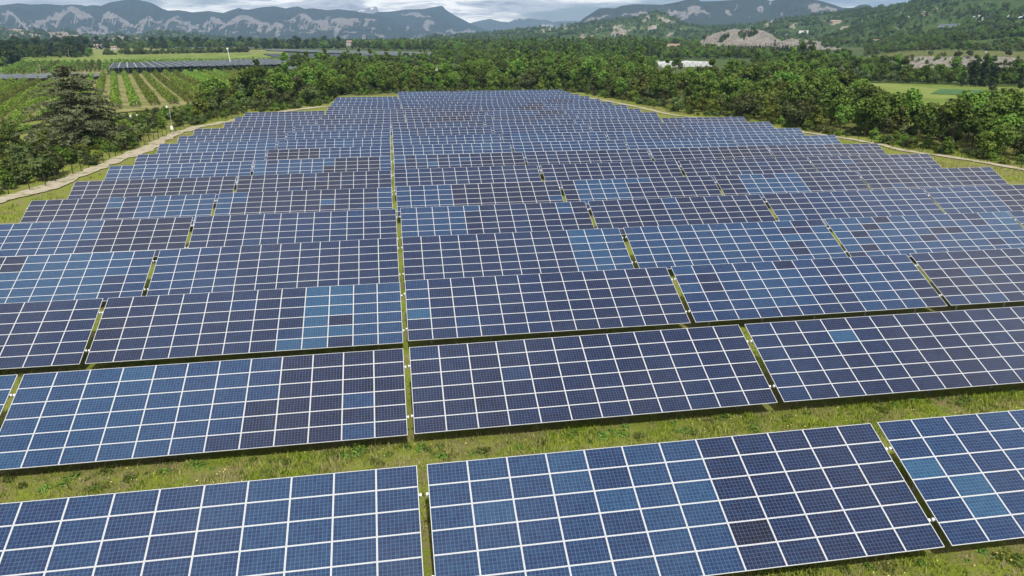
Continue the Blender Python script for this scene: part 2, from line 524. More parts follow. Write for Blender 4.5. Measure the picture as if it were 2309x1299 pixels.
LTRACK = [(-40, 462), (0, 449), (60, 437), (112, 423), (150, 409), (197, 390), (261, 365), (300, 349), (337, 334), (372, 314), (405, 300), (449, 287), (501, 278), (560, 266), (640, 252), (735, 240)]
RTRACK = [(1250, 211), (1300, 217), (1355, 226), (1412, 237), (1446, 244), (1480, 252), (1521, 261), (1600, 270), (1700, 284), (1800, 298), (1900, 312), (1985, 327), (2035, 341), (2094, 349), (2152, 357), (2211, 367), (2269, 377), (2330, 388), (2450, 408)]
ribbon("gravel_track", [G(*q) for q in LTRACK], 3.1, M['gravel'], 0.16, 1, 0.9)
ribbon("dirt_track", [G(*q) for q in RTRACK], 1.9, M['gravel'], 0.16, 2, 0.5)

# fields, back to front in height steps
pxpatch("yellow_field", [(150, 107), (640, 111), (640, 140), (60, 141)], M['yellowfield'], 0.5, wob=14, seed=4)
pxpatch("meadow", [(60, 127), (610, 122), (640, 139), (30, 147)], M['meadow'], 0.8, wob=8, seed=5)
pxpatch("stubble_field", [(-60, 146), (62, 144), (40, 186), (-120, 176)], M['yellowfield'], 0.6, wob=3, seed=6)
pxpatch("orchard_ground", [(50, 143), (250, 141), (236, 181), (-40, 183)], M['drygrass'], 0.30)
pxpatch("orchard_floor", [(-120, 182), (640, 157), (560, 230), (-220, 300)], M['drygrass'], 0.30)
pxpatch("pasture", [(1960, 189), (2480, 197), (2700, 300), (2000, 262)], M['meadow'], 0.25, wob=6, seed=8)
pxpatch("clover_patch", [(2120, 203), (2224, 205), (2214, 216), (2096, 214)], simple("clover", (0.06, 0.13, 0.05), 0.9, 0, 0.3, .5, .1), 0.40, wob=2)
pxpatch("reed_field", [(1235, 133), (1490, 134), (1490, 151), (1215, 147)], simple("reeds", (0.10, 0.155, 0.045), .9, 0, .4, .3, .1), 0.35, wob=8, seed=12)
pxpatch("gravel_pit", [(925, 154), (1030, 149), (1040, 158), (940, 163)], M['pale_earth'], 0.3, wob=8, seed=3)
pxpatch("gravel_yard", [(262, 262), (318, 258), (322, 272), (250, 278)], simple("crushed_stone", (0.50, 0.47, 0.43), 0.95, 0, 0.2, 1.5, .1), 0.12, wob=2.5, seed=7, n=(10, 10))
pxpatch("gravel_apron", [(452, 241), (500, 236), (508, 244), (455, 250)], simple("crushed_limestone", (0.52, 0.49, 0.45), 0.95, 0, 0.2, 1.5, .1), 0.12, wob=2.5, seed=8, n=(10, 10))


# ------------------------------------------------------------------ hills and mountains: heightfields standing at their own distance
def hill_material(name, f_dark, f_light, r_dark, r_light, tree=9.0, bump=1.0, field=((0.10, 0.13, 0.04), (0.17, 0.18, 0.07))):
    m = NT(name); co = m.coord()
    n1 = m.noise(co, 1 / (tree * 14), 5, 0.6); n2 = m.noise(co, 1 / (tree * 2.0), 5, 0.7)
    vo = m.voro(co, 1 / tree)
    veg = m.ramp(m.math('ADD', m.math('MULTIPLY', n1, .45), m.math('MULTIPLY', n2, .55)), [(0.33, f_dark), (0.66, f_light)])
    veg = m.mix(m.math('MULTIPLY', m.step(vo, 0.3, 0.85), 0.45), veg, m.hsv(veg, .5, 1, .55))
    r = m.noise(m.mapv(co, (1, 1, .35)), 1 / (tree * 1.4), 6, .7)
    rock = m.ramp(r, [(0.3, r_dark), (0.7, r_light)])
    fl = m.ramp(n2, [(0.3, field[0]), (0.7, field[1])])
    rk = m.math('ADD', m.attr("rock"), m.math('MULTIPLY', m.math('SUBTRACT', n2, 0.5), 0.9))
    c = m.mix(m.step(m.attr("field"), 0.4, 0.6), veg, fl)
    c = m.mix(m.step(rk, 0.42, 0.58), c, rock)
    m.bump(m.math('SUBTRACT', m.math('MULTIPLY', n2, 1.2), m.math('MULTIPLY', vo, 0.6)), bump, tree * .6)
    return m.base(c, 0.95, 0, 0.05)


class Ridge:
    def __init__(s, name, crest, Dc, Df, Db, mat, na, nd, amp, wl, seed, power=1.25, foot=0.0, label=None, rock=None, field=None, zback=None, build=True):
        cr = np.array([(math.atan2(*ray(px, py)[:2]), px, py) for px, py in crest])
        s.az, s.px = cr[:, 0], cr[:, 1]
        f = lambda d, px: np.interp(px, *zip(*d)) if isinstance(d, list) else np.full(np.shape(px), float(d))
        s.Dc, s.Df, s.Db = f(Dc, s.px), f(Df, s.px), f(Db, s.px)
        el = np.array([ray(px, py)[2] / math.hypot(*ray(px, py)[:2]) for px, py in crest])
        s.zc = CAM_H + s.Dc * el
        s.amp, s.wl, s.seed, s.power, s.foot = amp, wl, seed, power, foot
        s.rock, s.field, s.zback = rock, field, zback
        if build:
            a = np.linspace(s.az[0], s.az[-1], na)
            t = np.concatenate([np.linspace(0, 1, nd), 1 + np.linspace(0, 1, max(5, nd // 5))[1:]])
            A, T = np.meshgrid(a, t, indexing='ij')
            Dc_, Df_, Db_ = [np.interp(A, s.az, q) for q in (s.Dc, s.Df, s.Db)]
            D = np.where(T <= 1, Df_ + T * (Dc_ - Df_), Dc_ + (T - 1) * (Db_ - Dc_))
            Z = s.height(A, D)
            v = np.stack([np.sin(A) * D, np.cos(A) * D, Z], -1).reshape(-1, 3)
            me = mesh_from(name, v, grid_faces(len(a), len(t)), mat, smooth=True)
            X, Y = P(v); Tt = T.ravel()
            attr(me, "rock", rock(X, Y, v, Tt) if rock else np.zeros(len(v)))
            attr(me, "field", field(X, Y, v, Tt) if field else np.zeros(len(v)))
            o = link(name, me, kind="structure")
            if label: o["label"] = label

    def height(s, A, D):
        zc, Dc, Df, Db = [np.interp(A, s.az, q) for q in (s.zc, s.Dc, s.Df, s.Db)]
        x, y = np.sin(A) * D, np.cos(A) * D
        z0 = gz(x, y) - 1.0 + s.foot
        t = ((D - Df) / (Dc - Df)).clip(0, 1); tb = ((D - Dc) / (Db - Dc)).clip(0, 1)
        n = fbm(x / s.wl, y / s.wl, s.seed, 5, True) - .62
        front = z0 + (zc - z0) * t ** s.power + s.amp * n * np.sin(np.pi * t) ** .8
        h = np.where(D <= Dc, front, zc + (z0 - 8 - zc) * tb ** (7.0 if s.zback else 1.2) + (.0068 * (D - Dc) if s.zback else 0))
        h = h + s.amp * .05 * (fbm(x / s.wl * 7, y / s.wl * 7, s.seed + 5, 3) - .5) * (t < 1)
        edge = np.minimum((A - s.az[0]) / .01, (s.az[-1] - A) / .01).clip(0, 1)
        return z0 - 6 + (h - z0 + 6) * edge

    def at(s, x, y):
        A, D = np.arctan2(x, y), np.hypot(x, y)
        ok = (A > s.az[0]) & (A < s.az[-1]) & (D > np.interp(A, s.az, s.Df)) & (D < np.interp(A, s.az, s.Db))
        return np.where(ok, s.height(A, D), -99.0)


MT_ROCK = dict(r_dark=(0.13, 0.12, 0.112), r_light=(0.26, 0.245, 0.235))
m_far = hill_material("blue_mountain", (0.05, 0.065, 0.045), (0.085, 0.095, 0.065), (0.22, 0.20, 0.19), (0.42, 0.40, 0.38), 60, 0.6)
m_snow = hill_material("snowy_rock", (0.22, 0.21, 0.20), (0.38, 0.37, 0.36), (0.55, 0.55, 0.56), (0.82, 0.82, 0.83), 90, 0.8)
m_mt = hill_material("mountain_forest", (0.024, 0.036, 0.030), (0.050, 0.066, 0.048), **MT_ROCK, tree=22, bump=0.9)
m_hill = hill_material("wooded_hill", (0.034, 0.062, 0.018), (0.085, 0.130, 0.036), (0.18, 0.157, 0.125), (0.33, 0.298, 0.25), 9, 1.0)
m_bad = hill_material("bare_marl", (0.03, 0.055, 0.014), (0.06, 0.09, 0.025), (0.17, 0.155, 0.135), (0.32, 0.297, 0.262), 4, 1.6)


def blobs(lst, nse=3.0, sc=.12, seed=1):
    """Bare ground: ellipses (x, y, rx, ry, slant) in hill directions, with ragged edges."""
    def f(X, Y, v, T):
        r = np.zeros(len(X))
        xx = X + nse * 3.4 * (fbm(X * sc, Y * sc, seed) - .5); yy = Y + nse * 2.8 * (fbm(X * sc + 40, Y * sc, seed + 3) - .5)
        for (cx, cy, rx, ry, sl) in lst:
            dx, dy = (xx - cx), (yy - cy - sl * (xx - cx))
            r = np.maximum(r, (1.25 - np.sqrt((dx / rx) ** 2 + (dy / ry) ** 2)).clip(0, 1))
        return r * (.42 + 1.0 * fbm(xx * .33 + yy * .08, yy * .07, seed + 21, 3))
    return f


FLAT = [(165, 14, 95, 42, 75, 46, 13), (20, 24, 40, 20, 50, 44, 8), (246, 27, 22, 12, 52, 28, 8), (336, 35, 36, 27, 32, 20, 8), (396, 36, 34, 22, 50, 26, 8),
        (481, 36, 30, 32, 26, 16, 9), (546, 32, 50, 30, 58, 22, 9), (622, 48, 22, 18, 16, 10, 12), (682, 29, 34, 20, 46, 30, 10), (740, 38, 30, 16, 40, 8, 8), (205, 70, 24, 8, 60, 10, 5), (765, 40, 60, 6, 80, 4, 6)]


def flatirons(X, Y, v, T):
    """Pale inverted-V rock bands that cap the spurs, and gullies below them."""
    r = np.zeros(len(X))
    xx = X + 9 * (fbm(X * .06, Y * .09, 5) - .5); yy = Y + 8 * (fbm(X * .07 + 30, Y * .09, 8) - .5)
    st = fbm(X * .30 + Y * .1, Y * .04, 12, 3)
    for cx, ay, wl_, hl, wr_, hr, th in FLAT:
        dx = xx - cx; s_ = np.where(dx > 0, dx / wr_, -dx / wl_); h = np.where(dx > 0, hr, hl)
        d = yy - (ay + h * s_ ** 1.15)
        tv = th * (.25 + 1.7 * fbm(xx * .045, yy * .02, 44, 3)); band = (s_ <= 1.05) & (d >= 0) & (d <= tv * (1.2 - .55 * s_)) & (fbm(xx * .07, yy * .14, 52, 3) > .40)
        gul = (s_ <= .85) & (d > 0) & (d < th * 3.0) & (st > .565)
        r = np.maximum(r, np.where(band, .95, 0)); r = np.maximum(r, np.where(gul, .66, 0)); r = np.maximum(r, np.where((fbm(xx * .05, yy * .11, 61, 4) > .64) & (yy > 45), .6, 0))
    return r * (0.55 + .75 * fbm(X * .2, Y * .2, 31, 3))


CREST_C = [(-160, 6), (-100, 16), (-40, 8), (0, 12), (41, 7.4), (71, 10), (107, 9), (137, 12), (165, 10.4), (181, 11), (194, 14), (209, 11.5), (228, 13), (247, 5.5), (275, 1), (291, -2), (313, 0), (328, 3), (343, 7), (365, 19), (379, 24), (400, 23), (418, 25), (432, 28), (455, 26), (471, 25), (490, 27.5), (504, 29), (522, 23), (538, 18), (549, 21), (561, 22), (575, 19), (589, 16.5), (619, 14), (644, 19), (658, 16), (671, 14.5), (688, 20), (700, 18.5), (710, 19), (737, 23), (765, 20.6), (774, 22), (801, 25), (818, 29), (840, 31), (870, 38), (905, 50), (960, 68), (1010, 84), (1040, 92)]
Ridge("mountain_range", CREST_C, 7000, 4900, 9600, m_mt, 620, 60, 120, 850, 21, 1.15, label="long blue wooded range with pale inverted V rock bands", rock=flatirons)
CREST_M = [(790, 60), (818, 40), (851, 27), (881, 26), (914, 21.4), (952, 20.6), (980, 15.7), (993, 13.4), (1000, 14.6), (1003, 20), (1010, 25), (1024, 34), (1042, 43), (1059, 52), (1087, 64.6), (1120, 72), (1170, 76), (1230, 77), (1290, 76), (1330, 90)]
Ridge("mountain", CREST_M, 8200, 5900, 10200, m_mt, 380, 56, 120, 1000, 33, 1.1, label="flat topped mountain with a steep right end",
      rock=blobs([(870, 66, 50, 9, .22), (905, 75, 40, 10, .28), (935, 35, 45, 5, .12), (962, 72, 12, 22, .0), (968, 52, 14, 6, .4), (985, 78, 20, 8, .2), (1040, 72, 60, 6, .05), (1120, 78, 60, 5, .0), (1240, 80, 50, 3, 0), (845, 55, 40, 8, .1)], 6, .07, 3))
Ridge("distant_mountains", [(1000, 66), (1040, 58), (1061, 52), (1085, 46), (1106, 42.4), (1118, 46), (1130, 49), (1148, 50), (1163, 43), (1172, 42), (1180, 44), (1192, 41), (1206, 43), (1218, 45), (1232, 44.5), (1247, 50), (1261, 48), (1280, 48), (1302, 47), (1330, 50), (1380, 60)], 10400, 8900, 11700, m_far, 160, 24, 170, 1300, 41, 1.0, label="pale blue mountains closing the far end of the valley",
      rock=blobs([(1165, 45, 6, 1.6, 0), (1230, 58, 30, 4, 0)], 3, .1))
Ridge("snowy_peak", [(765, 34), (780, 24), (795, 23.5), (805, 23), (820, 20), (830, 17.5), (838, 16), (846, 14.5), (850, 15), (852, 24), (862, 34), (880, 45)], 10400, 9400, 11500, m_snow, 90, 20, 150, 900, 43, 1.0, label="small snow streaked peak behind the wooded range",
      rock=blobs([(838, 19, 10, 3, -.3), (815, 24, 12, 2, -.2), (800, 27, 6, 2, 0)], 3, .2))
CREST_F = [(1270, 74), (1290, 60), (1297, 56), (1308, 48), (1316, 41), (1334, 30), (1351, 19), (1370, 18), (1387, 19), (1401, 13), (1431, 9.6), (1460, 10), (1492, 11), (1525, 5), (1547, 0), (1560, -4), (1572, -2), (1580, 3), (1602, 3), (1625, 2), (1652, 0), (1680, -7), (1712, -4), (1730, 0), (1740, 3), (1752, -2), (1785, -10), (1810, -8), (1841, 0), (1858, 4), (1877, 9.6), (1890, 14), (1902, 18), (1915, 18), (1926, 17), (1936, 12), (1944, 10.5), (1952, 10), (1959, 11), (1964, 14), (1990, 30), (2030, 60)]
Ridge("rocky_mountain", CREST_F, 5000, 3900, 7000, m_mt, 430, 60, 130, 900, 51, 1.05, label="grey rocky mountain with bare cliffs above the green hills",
      rock=blobs([(1330, 50, 22, 8, -.5), (1360, 40, 22, 4, -.3), (1445, 32, 26, 8, -.1), (1405, 36, 14, 4, -.2), (1520, 30, 36, 7, -.1), (1566, 22, 22, 17, .2), (1550, 32, 30, 8, -.4), (1590, 32, 16, 6, .5), (1640, 28, 14, 5, .4), (1660, 17, 12, 3, -.8), (1715, 22, 6, 12, .8), (1738, 5, 5, 8, 0), (1835, 16, 26, 12, .1), (1870, 20, 30, 7, .15), (1690, 38, 6, 2, 0), (1765, 30, 5, 5, 0)], 6, .09, 9))

CREST_V = [(-120, 72), (-40, 66), (0, 67), (40, 69), (80, 69), (96, 74), (112, 76), (130, 73), (150, 72), (165, 75), (190, 83), (225, 85), (250, 82), (268, 78), (280, 80), (292, 85), (316, 81), (335, 75), (357, 72), (380, 73), (400, 75), (435, 80), (470, 84), (504, 87), (560, 92), (600, 96)]
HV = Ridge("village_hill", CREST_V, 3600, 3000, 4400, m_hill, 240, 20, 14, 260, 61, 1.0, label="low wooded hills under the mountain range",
           rock=blobs([(140, 79, 26, 5, .1), (45, 79, 12, 3, 0), (62, 84, 10, 2, 0), (20, 86, 8, 2, 0), (400, 78, 20, 2, .1)], 4, .2, 2))
CREST_E = [(900, 94), (938, 88), (975, 84), (1007, 81), (1040, 79), (1062, 77), (1090, 75), (1112, 73), (1140, 71), (1160, 69), (1195, 65), (1225, 63), (1250, 63), (1275, 58), (1294, 57), (1315, 55), (1332, 52), (1350, 49), (1368, 47), (1385, 44), (1401, 42.6), (1420, 41.5), (1439, 40), (1452, 36), (1464, 31.6), (1475, 28.5), (1486, 27.5), (1494, 29), (1500, 31.6), (1512, 38), (1524, 45), (1540, 54), (1570, 60), (1610, 62), (1650, 60), (1690, 56), (1730, 62), (1780, 78)]
HE = Ridge("green_hill", CREST_E, [(900, 3600), (1200, 3200), (1480, 2900), (1800, 3000)], [(900, 2500), (1300, 1900), (1800, 1900)], 4000, m_hill, 380, 44, 26, 260, 71, 1.15, label="green hills with bare grey slopes in the middle of the valley",
           rock=blobs([(1010, 83, 22, 3, -.1), (1180, 74, 30, 3.5, -.1), (1240, 68, 34, 4, -.1), (1280, 62, 12, 3, -.1), (1390, 62, 24, 6, -.25), (1395, 74, 34, 7, -.12), (1410, 82, 20, 4, -.1), (1350, 66, 16, 3, -.3), (1458, 42, 12, 5, -.8), (1500, 44, 24, 7, .45), (1480, 57, 14, 3, 0), (1510, 77, 18, 6, -.4), (1612, 56, 30, 4, -.05), (1320, 76, 14, 2, 0), (1300, 60, 10, 3, .0)], 5, .12, 4),
           field=blobs([(1440, 64, 30, 4, .05), (1360, 82, 20, 2.5, 0), (1540, 66, 14, 3, 0), (1290, 86, 26, 2, 0)], 3, .2, 7))
CREST_G = [(1660, 66), (1712, 55), (1740, 46), (1795, 39), (1850, 34), (1890, 30), (1917, 25), (1940, 22.5), (1965, 20), (1990, 17.5), (2012, 15.7), (2035, 12), (2057, 5), (2075, 0), (2097, -4), (2140, -11), (2200, -21), (2309, -39), (2420, -53), (2560, -65)]
HG = Ridge("wooded_hillside", CREST_G, [(1660, 2700), (1900, 2600), (2309, 2300)], [(1660, 1750), (1850, 1500), (1950, 1150), (2050, 860), (2150, 760), (2600, 700)], 3400, m_hill, 420, 70, 34, 240, 81, 1.35, foot=0, label="large wooded hillside climbing out of the picture",
           rock=blobs([(1745, 45, 16, 3, -.2), (1730, 55, 14, 5, -.5), (1790, 57, 20, 5, -.4), (1775, 64, 10, 3, -.3), (1765, 50, 12, 2, -.1), (1860, 48, 14, 3, .2), (1885, 54, 8, 2, -.1), (1895, 66, 26, 4, -.35), (1940, 48, 20, 1.6, 0), (1905, 64, 14, 4, -.6), (2030, 24, 14, 2, -.4), (2085, 33, 24, 6, .1), (2110, 22, 12, 8, .3), (2060, 30, 8, 3, 0), (2240, 72, 30, 3, .25), (2290, 62, 14, 4, -.2), (2020, 64, 10, 3, -.3), (2230, 5, 6, 1.2, 0), (1960, 75, 14, 3, 0)], 5, .12, 6),
           field=blobs([(2215, 10, 30, 2.6, -.2), (2030, 37, 22, 3, .05), (2160, 60, 26, 3, 0), (1770, 70, 24, 2, 0), (2090, 104, 40, 2.5, 0)], 3, .2, 3))
CREST_I = [(1560, 108), (1584, 88), (1602, 78), (1630, 70), (1657, 65), (1672, 67), (1685, 65), (1705, 66), (1723, 70), (1740, 78), (1753, 88), (1763, 96), (1772, 92), (1784, 88), (1795, 90.6), (1810, 92), (1841, 96), (1863, 107), (1891, 118), (1915, 126)]
HI = Ridge("bare_marl_hill", CREST_I, 1420, 1080, 1700, m_bad, 300, 70, 22, 27, 91, 0.85, label="bare grey gullied marl hill with a fringe of pines",
           rock=lambda X, Y, v, T: np.where((fbm(X * .07, Y * .12, 77) > .60) & (Y < 95) & (X < 1735) | ((Y > 111) & (X < 1830)), 0.05, 1.0) * 1.0)
# the terrace beyond the pasture: a bare bank with a meadow on top
CREST_J = [(1935, 145), (1990, 136), (2040, 128), (2075, 126), (2150, 124.5), (2250, 126), (2309, 128), (2420, 128), (2600, 128)]
HJ = Ridge("terrace_bank", CREST_J, 660, 615, 1150, m_bad, 240, 30, 3.5, 16, 95, 0.8, label="bare grey bank below a meadow terrace", zback=11,
           rock=lambda X, Y, v, T: np.where((T < .93) & (fbm(X * .05, Y * .15, 5) > .33), .95, 0.0), field=lambda X, Y, v, T: np.where(T >= .93, 1.0, 0.0))
HILLS = [HV, HE, HG, HI, HJ]


def surf(x, y):
    z = gz(x, y)
    for h in HILLS: z = np.maximum(z, h.at(x, y))
    return z


# ------------------------------------------------------------------ the solar tables
TILT = math.radians(25.37); COLS, TIERS = 12, 6
TW, TL_ = 20.02, 5.976
PW, PL = TW / COLS, TL_ / TIERS
# per row: depth of the upper edge, then (x, z, lengthways slope) of each table's upper left corner
ROWS=[
 (26.63,[(-19.83,3.40,0.0045),(0.59,3.50,0.0053),(20.94,3.62,0.0000)]),
 (39.17,[(-40.49,3.42,-0.0025),(-20.18,3.36,0.0041),(0.18,3.48,0.0052),(20.59,3.59,0.0000)]),
 (51.66,[(-40.51,3.35,0.0002),(-20.19,3.35,0.0030),(0.17,3.52,0.0009),(20.56,3.56,0.0021),(40.89,3.63,0.0000)]),
 (64.25,[(-40.66,3.32,0.0019),(-20.29,3.36,0.0091),(0.17,3.58,0.0005),(20.64,3.62,-0.0018),(40.95,3.62,-0.0014),(61.15,3.62,0.0000)]),
 (76.88,[(-40.65,3.37,0.0017),(-20.30,3.43,0.0006),(0.18,3.52,0.0001),(20.54,3.55,0.0022),(40.94,3.62,-0.0016),(61.17,3.63,0.0000)]),
 (89.43,[(-41.07,3.23,0.0063),(-20.71,3.39,0.0017),(-0.16,3.51,0.0023),(20.24,3.58,0.0000),(40.56,3.60,-0.0012),(60.81,3.61,-0.0015)]),
 (102.04,[(-41.15,3.15,0.0072),(-20.79,3.30,0.0078),(-0.35,3.55,0.0035),(20.19,3.63,0.0002),(40.68,3.64,0.0005),(60.90,3.68,-0.0027)]),
 (114.64,[(-41.18,3.19,0.0100),(-20.78,3.42,0.0059),(-0.30,3.61,0.0026),(20.11,3.68,-0.0016),(40.60,3.67,0.0023),(60.96,3.74,-0.0074)]),
 (127.18,[(-41.17,3.08,0.0099),(-20.82,3.34,0.0093),(-0.34,3.59,-0.0012),(20.18,3.60,-0.0019),(40.53,3.59,-0.0001),(60.83,3.61,-0.0031)]),
 (139.66,[(-41.28,3.19,0.0070),(-20.89,3.41,0.0042),(-0.40,3.58,0.0019),(20.12,3.65,-0.0032),(40.54,3.61,-0.0054),(60.85,3.55,-0.0020)]),
 (152.15,[(-41.22,3.08,0.0110),(-20.87,3.36,0.0061),(-0.38,3.59,0.0047),(20.15,3.70,0.0042),(40.58,3.80,-0.0092),(60.87,3.61,-0.0047)]),
 (164.65,[(-41.30,3.12,0.0076),(-20.86,3.34,0.0042),(-0.47,3.51,0.0052),(20.00,3.63,-0.0005),(40.40,3.61,-0.0044),(60.82,3.52,-0.0043)]),
 (177.16,[(-37.78,3.19,0.0074),(-17.42,3.36,0.0044),(3.02,3.50,0.0067),(23.51,3.67,-0.0012),(43.97,3.63,0.0013)]),
 (189.68,[(-37.86,3.24,0.0020),(-17.44,3.33,0.0076),(2.98,3.53,-0.0002),(23.48,3.54,-0.0013),(43.89,3.51,-0.0003)]),
 (202.20,[(-37.81,3.18,0.0055),(-17.42,3.33,0.0060),(3.10,3.51,0.0053),(23.61,3.62,-0.0081),(44.11,3.46,0.0031)]),
 (214.73,[(-17.90,3.34,0.0074),(2.61,3.51,0.0017),(23.15,3.55,-0.0043),(43.61,3.46,-0.0024)]),
 (227.25,[(-17.91,3.40,0.0014),(2.54,3.44,0.0012),(22.98,3.46,-0.0021),(43.36,3.43,-0.0001)]),
 (239.74,[(-18.01,3.35,-0.0008),(2.51,3.35,0.0000),(22.98,3.36,0.0027),(43.35,3.43,0.0016)]),
 (252.21,[(-18.36,3.37,0.0007),(2.16,3.39,0.0004),(22.62,3.40,-0.0010),(42.96,3.38,-0.0030)]),
 (264.66,[(1.98,3.39,-0.0012),(22.46,3.37,-0.0010),(42.82,3.36,-0.0009)]),
 (277.10,[(2.07,3.40,-0.0022),(22.58,3.36,0.0015),(42.93,3.40,-0.0022)]),
]

# share of bright blue cells, table by table (0 blue-black .. 1 light blue)
BASE = [
 [.56, .50, .46], [.60, .58, .22, .28], [.27, .27, .30, .42, .28], [.60, .40, .27, .60, .64, .40], [.30, .33, .22, .22, .42, .35],
 [.28, .24, .17, .22, .24, .22], [.16, .18, .28, .22, .22, .22], [.58, .30, .28, .26, .16, .20], [.45, .36, .55, .50, .56, .60],
 [.62, .50, .56, .50, .40, .58], [.42, .50, .40, .42, .36, .46], [.36, .42, .36, .40, .38, .36], [.34, .36, .30, .34, .44], [.36, .30, .26, .46, .46],
 [.36, .40, .34, .40, .46], [.36, .38, .40, .46], [.44, .36, .42, .44], [.50, .46, .46, .48], [.48, .50, .50, .50], [.54, .52, .50], [.54, .54, .52]]
# patches of other cells: (row, table): [(first col, last col, first tier, last tier, tint)]
PATCH = {
 (0, 0): [(11, 11, 0, 5, .50), (9, 9, 2, 3, .62)],
 (0, 1): [(3, 3, 0, 1, .70), (4, 4, 2, 2, .72), (5, 6, 0, 5, .58), (6, 6, 2, 2, .72), (7, 11, 0, 5, .28), (7, 7, 4, 4, .02)],
 (0, 2): [(0, 0, 2, 2, .90), (1, 1, 3, 4, .86), (3, 3, 3, 3, .55)],
 (1, 1): [(8, 11, 0, 5, .20), (10, 10, 3, 3, .55), (10, 10, 5, 5, .55), (7, 7, 3, 5, .22), (6, 6, 5, 5, .3)],
 (1, 3): [(3, 3, 1, 1, .86)],
 (2, 1): [(8, 9, 0, 5, .86), (9, 9, 3, 3, .18), (9, 9, 5, 5, .22), (10, 11, 0, 5, .60), (7, 7, 5, 5, .80), (8, 8, 5, 5, .84)],
 (2, 2): [(0, 0, 0, 2, .48), (0, 0, 3, 3, .92), (2, 3, 0, 2, .30)],
 (2, 3): [(3, 5, 1, 4, .62), (1, 1, 1, 2, .22), (6, 6, 0, 3, .5), (4, 4, 0, 0, .55), (9, 9, 1, 3, .56), (8, 8, 2, 5, .56), (11, 11, 3, 5, .2), (5, 5, 0, 0, .2), (7, 7, 3, 3, .22)],
 (2, 4): [(0, 1, 2, 4, .16), (2, 2, 2, 2, .5), (2, 2, 5, 5, .52)],
 (3, 0): [(0, 5, 0, 5, .17), (5, 5, 2, 5, .78), (6, 9, 0, 5, .76), (10, 10, 0, 2, .70), (10, 10, 3, 5, .34), (11, 11, 0, 5, .5)],
 (3, 1): [(0, 1, 0, 4, .52), (2, 3, 3, 5, .5), (4, 11, 0, 5, .30)],
 (3, 2): [(9, 9, 0, 1, .84), (10, 10, 0, 5, .72), (9, 9, 2, 5, .62), (11, 11, 0, 5, .60)],
 (3, 3): [(10, 11, 0, 0, .26), (9, 10, 1, 1, .24), (11, 11, 1, 3, .68), (9, 9, 3, 3, .26), (9, 9, 4, 4, .22)],
 (3, 4): [(3, 3, 0, 0, .12), (2, 2, 1, 1, .12), (1, 1, 2, 2, .14), (6, 7, 2, 2, .16), (5, 5, 3, 3, .14), (1, 1, 4, 4, .18), (0, 0, 5, 5, .16), (8, 9, 0, 0, .30), (9, 9, 1, 1, .26), (11, 11, 0, 1, .88), (9, 9, 4, 4, .24)],
 (4, 0): [(0, 5, 0, 5, .60), (6, 6, 0, 2, .60), (7, 11, 0, 5, .15)],
 (4, 2): [(0, 3, 0, 5, .58), (4, 4, 0, 0, .62), (10, 10, 0, 1, .62), (11, 11, 0, 3, .15)],
 (4, 3): [(5, 5, 0, 0, .52), (10, 11, 0, 5, .26), (6, 11, 1, 4, .2)],
 (4, 4): [(0, 1, 0, 2, .22), (2, 2, 1, 2, .24), (7, 11, 0, 5, .45)],
 (4, 5): [(0, 4, 0, 4, .5), (5, 11, 0, 5, .16)],
 (5, 0): [(0, 4, 0, 5, .18), (5, 5, 0, 1, .74), (7, 10, 0, 4, .64), (11, 11, 1, 5, .60), (11, 11, 0, 0, .55), (9, 11, 0, 0, .56)],
 (5, 1): [(0, 0, 0, 4, .64), (1, 1, 0, 1, .62), (7, 7, 2, 2, .80), (11, 11, 0, 4, .56), (10, 10, 3, 3, .5)],
 (5, 2): [(0, 3, 0, 4, .54), (1, 1, 0, 1, .42), (4, 11, 0, 5, .14), (11, 11, 3, 3, .62)],
 (5, 3): [(1, 4, 0, 4, .66), (5, 6, 0, 0, .62), (7, 11, 0, 5, .20), (0, 0, 0, 5, .14)],
 (5, 4): [(0, 1, 0, 5, .16), (2, 6, 0, 4, .66), (4, 4, 0, 0, .30)],
 (5, 5): [(2, 2, 3, 3, .68)],
 (7, 0): [(0, 11, 0, 5, .58)],
 (7, 1): [(0, 0, 0, 3, .80), (1, 1, 1, 3, .5), (2, 5, 0, 3, .62), (6, 6, 0, 1, .62), (6, 10, 2, 5, .12), (7, 10, 0, 1, .12), (11, 11, 0, 5, .54)],
 (7, 2): [(0, 0, 0, 1, .66), (2, 2, 0, 1, .5), (3, 3, 2, 2, .84), (6, 6, 1, 1, .6), (8, 11, 0, 5, .14), (5, 5, 2, 2, .5)],
 (6, 5): [(3, 3, 1, 1, .62)],
 (8, 1): [(0, 4, 0, 5, .08), (5, 11, 0, 5, .46)],
 (9, 3): [(3, 3, 0, 0, .70), (1, 2, 0, 1, .64)], (9, 4): [(2, 2, 1, 1, .70)],
 (14, 3): [(6, 9, 0, 2, .08)], (13, 3): [(8, 11, 0, 2, .12)], (15, 2): [(9, 11, 0, 2, .14)], (16, 3): [(2, 6, 0, 2, .16)],
 (12, 2): [(4, 8, 0, 2, .10)], (14, 2): [(0, 11, 0, 2, .28)],
}


def tint_of(r, k, c, w):
    b = BASE[r][k] if k < len(BASE[r]) else .35
    v = b + .07 * (_hash(np.array(c + 31 * k), np.array(r), 3) - .5) + .16 * (vnoise(c * .45 + 7 * k, r * 3.1, 5) - .5) + .06 * (_hash(np.array(c * 7 + w), np.array(r * 13 + k), 9) - .5)
    if _hash(np.array(c * 5 + w * 3), np.array(r * 7 + k * 11), 21) > .97: v += .16
    for c0, c1, w0, w1, t in PATCH.get((r, k), []):
        if c0 <= c <= c1 and w0 <= w <= w1: v = t + .05 * (_hash(np.array(c * 3 + w), np.array(r + k), 17) - .5)
    return float(min(1, max(0, .36 + (v - .36) * .82)))


FR, GAPX, GAPY = 0.0235, 0.005, 0.005           # frame width, joints between modules


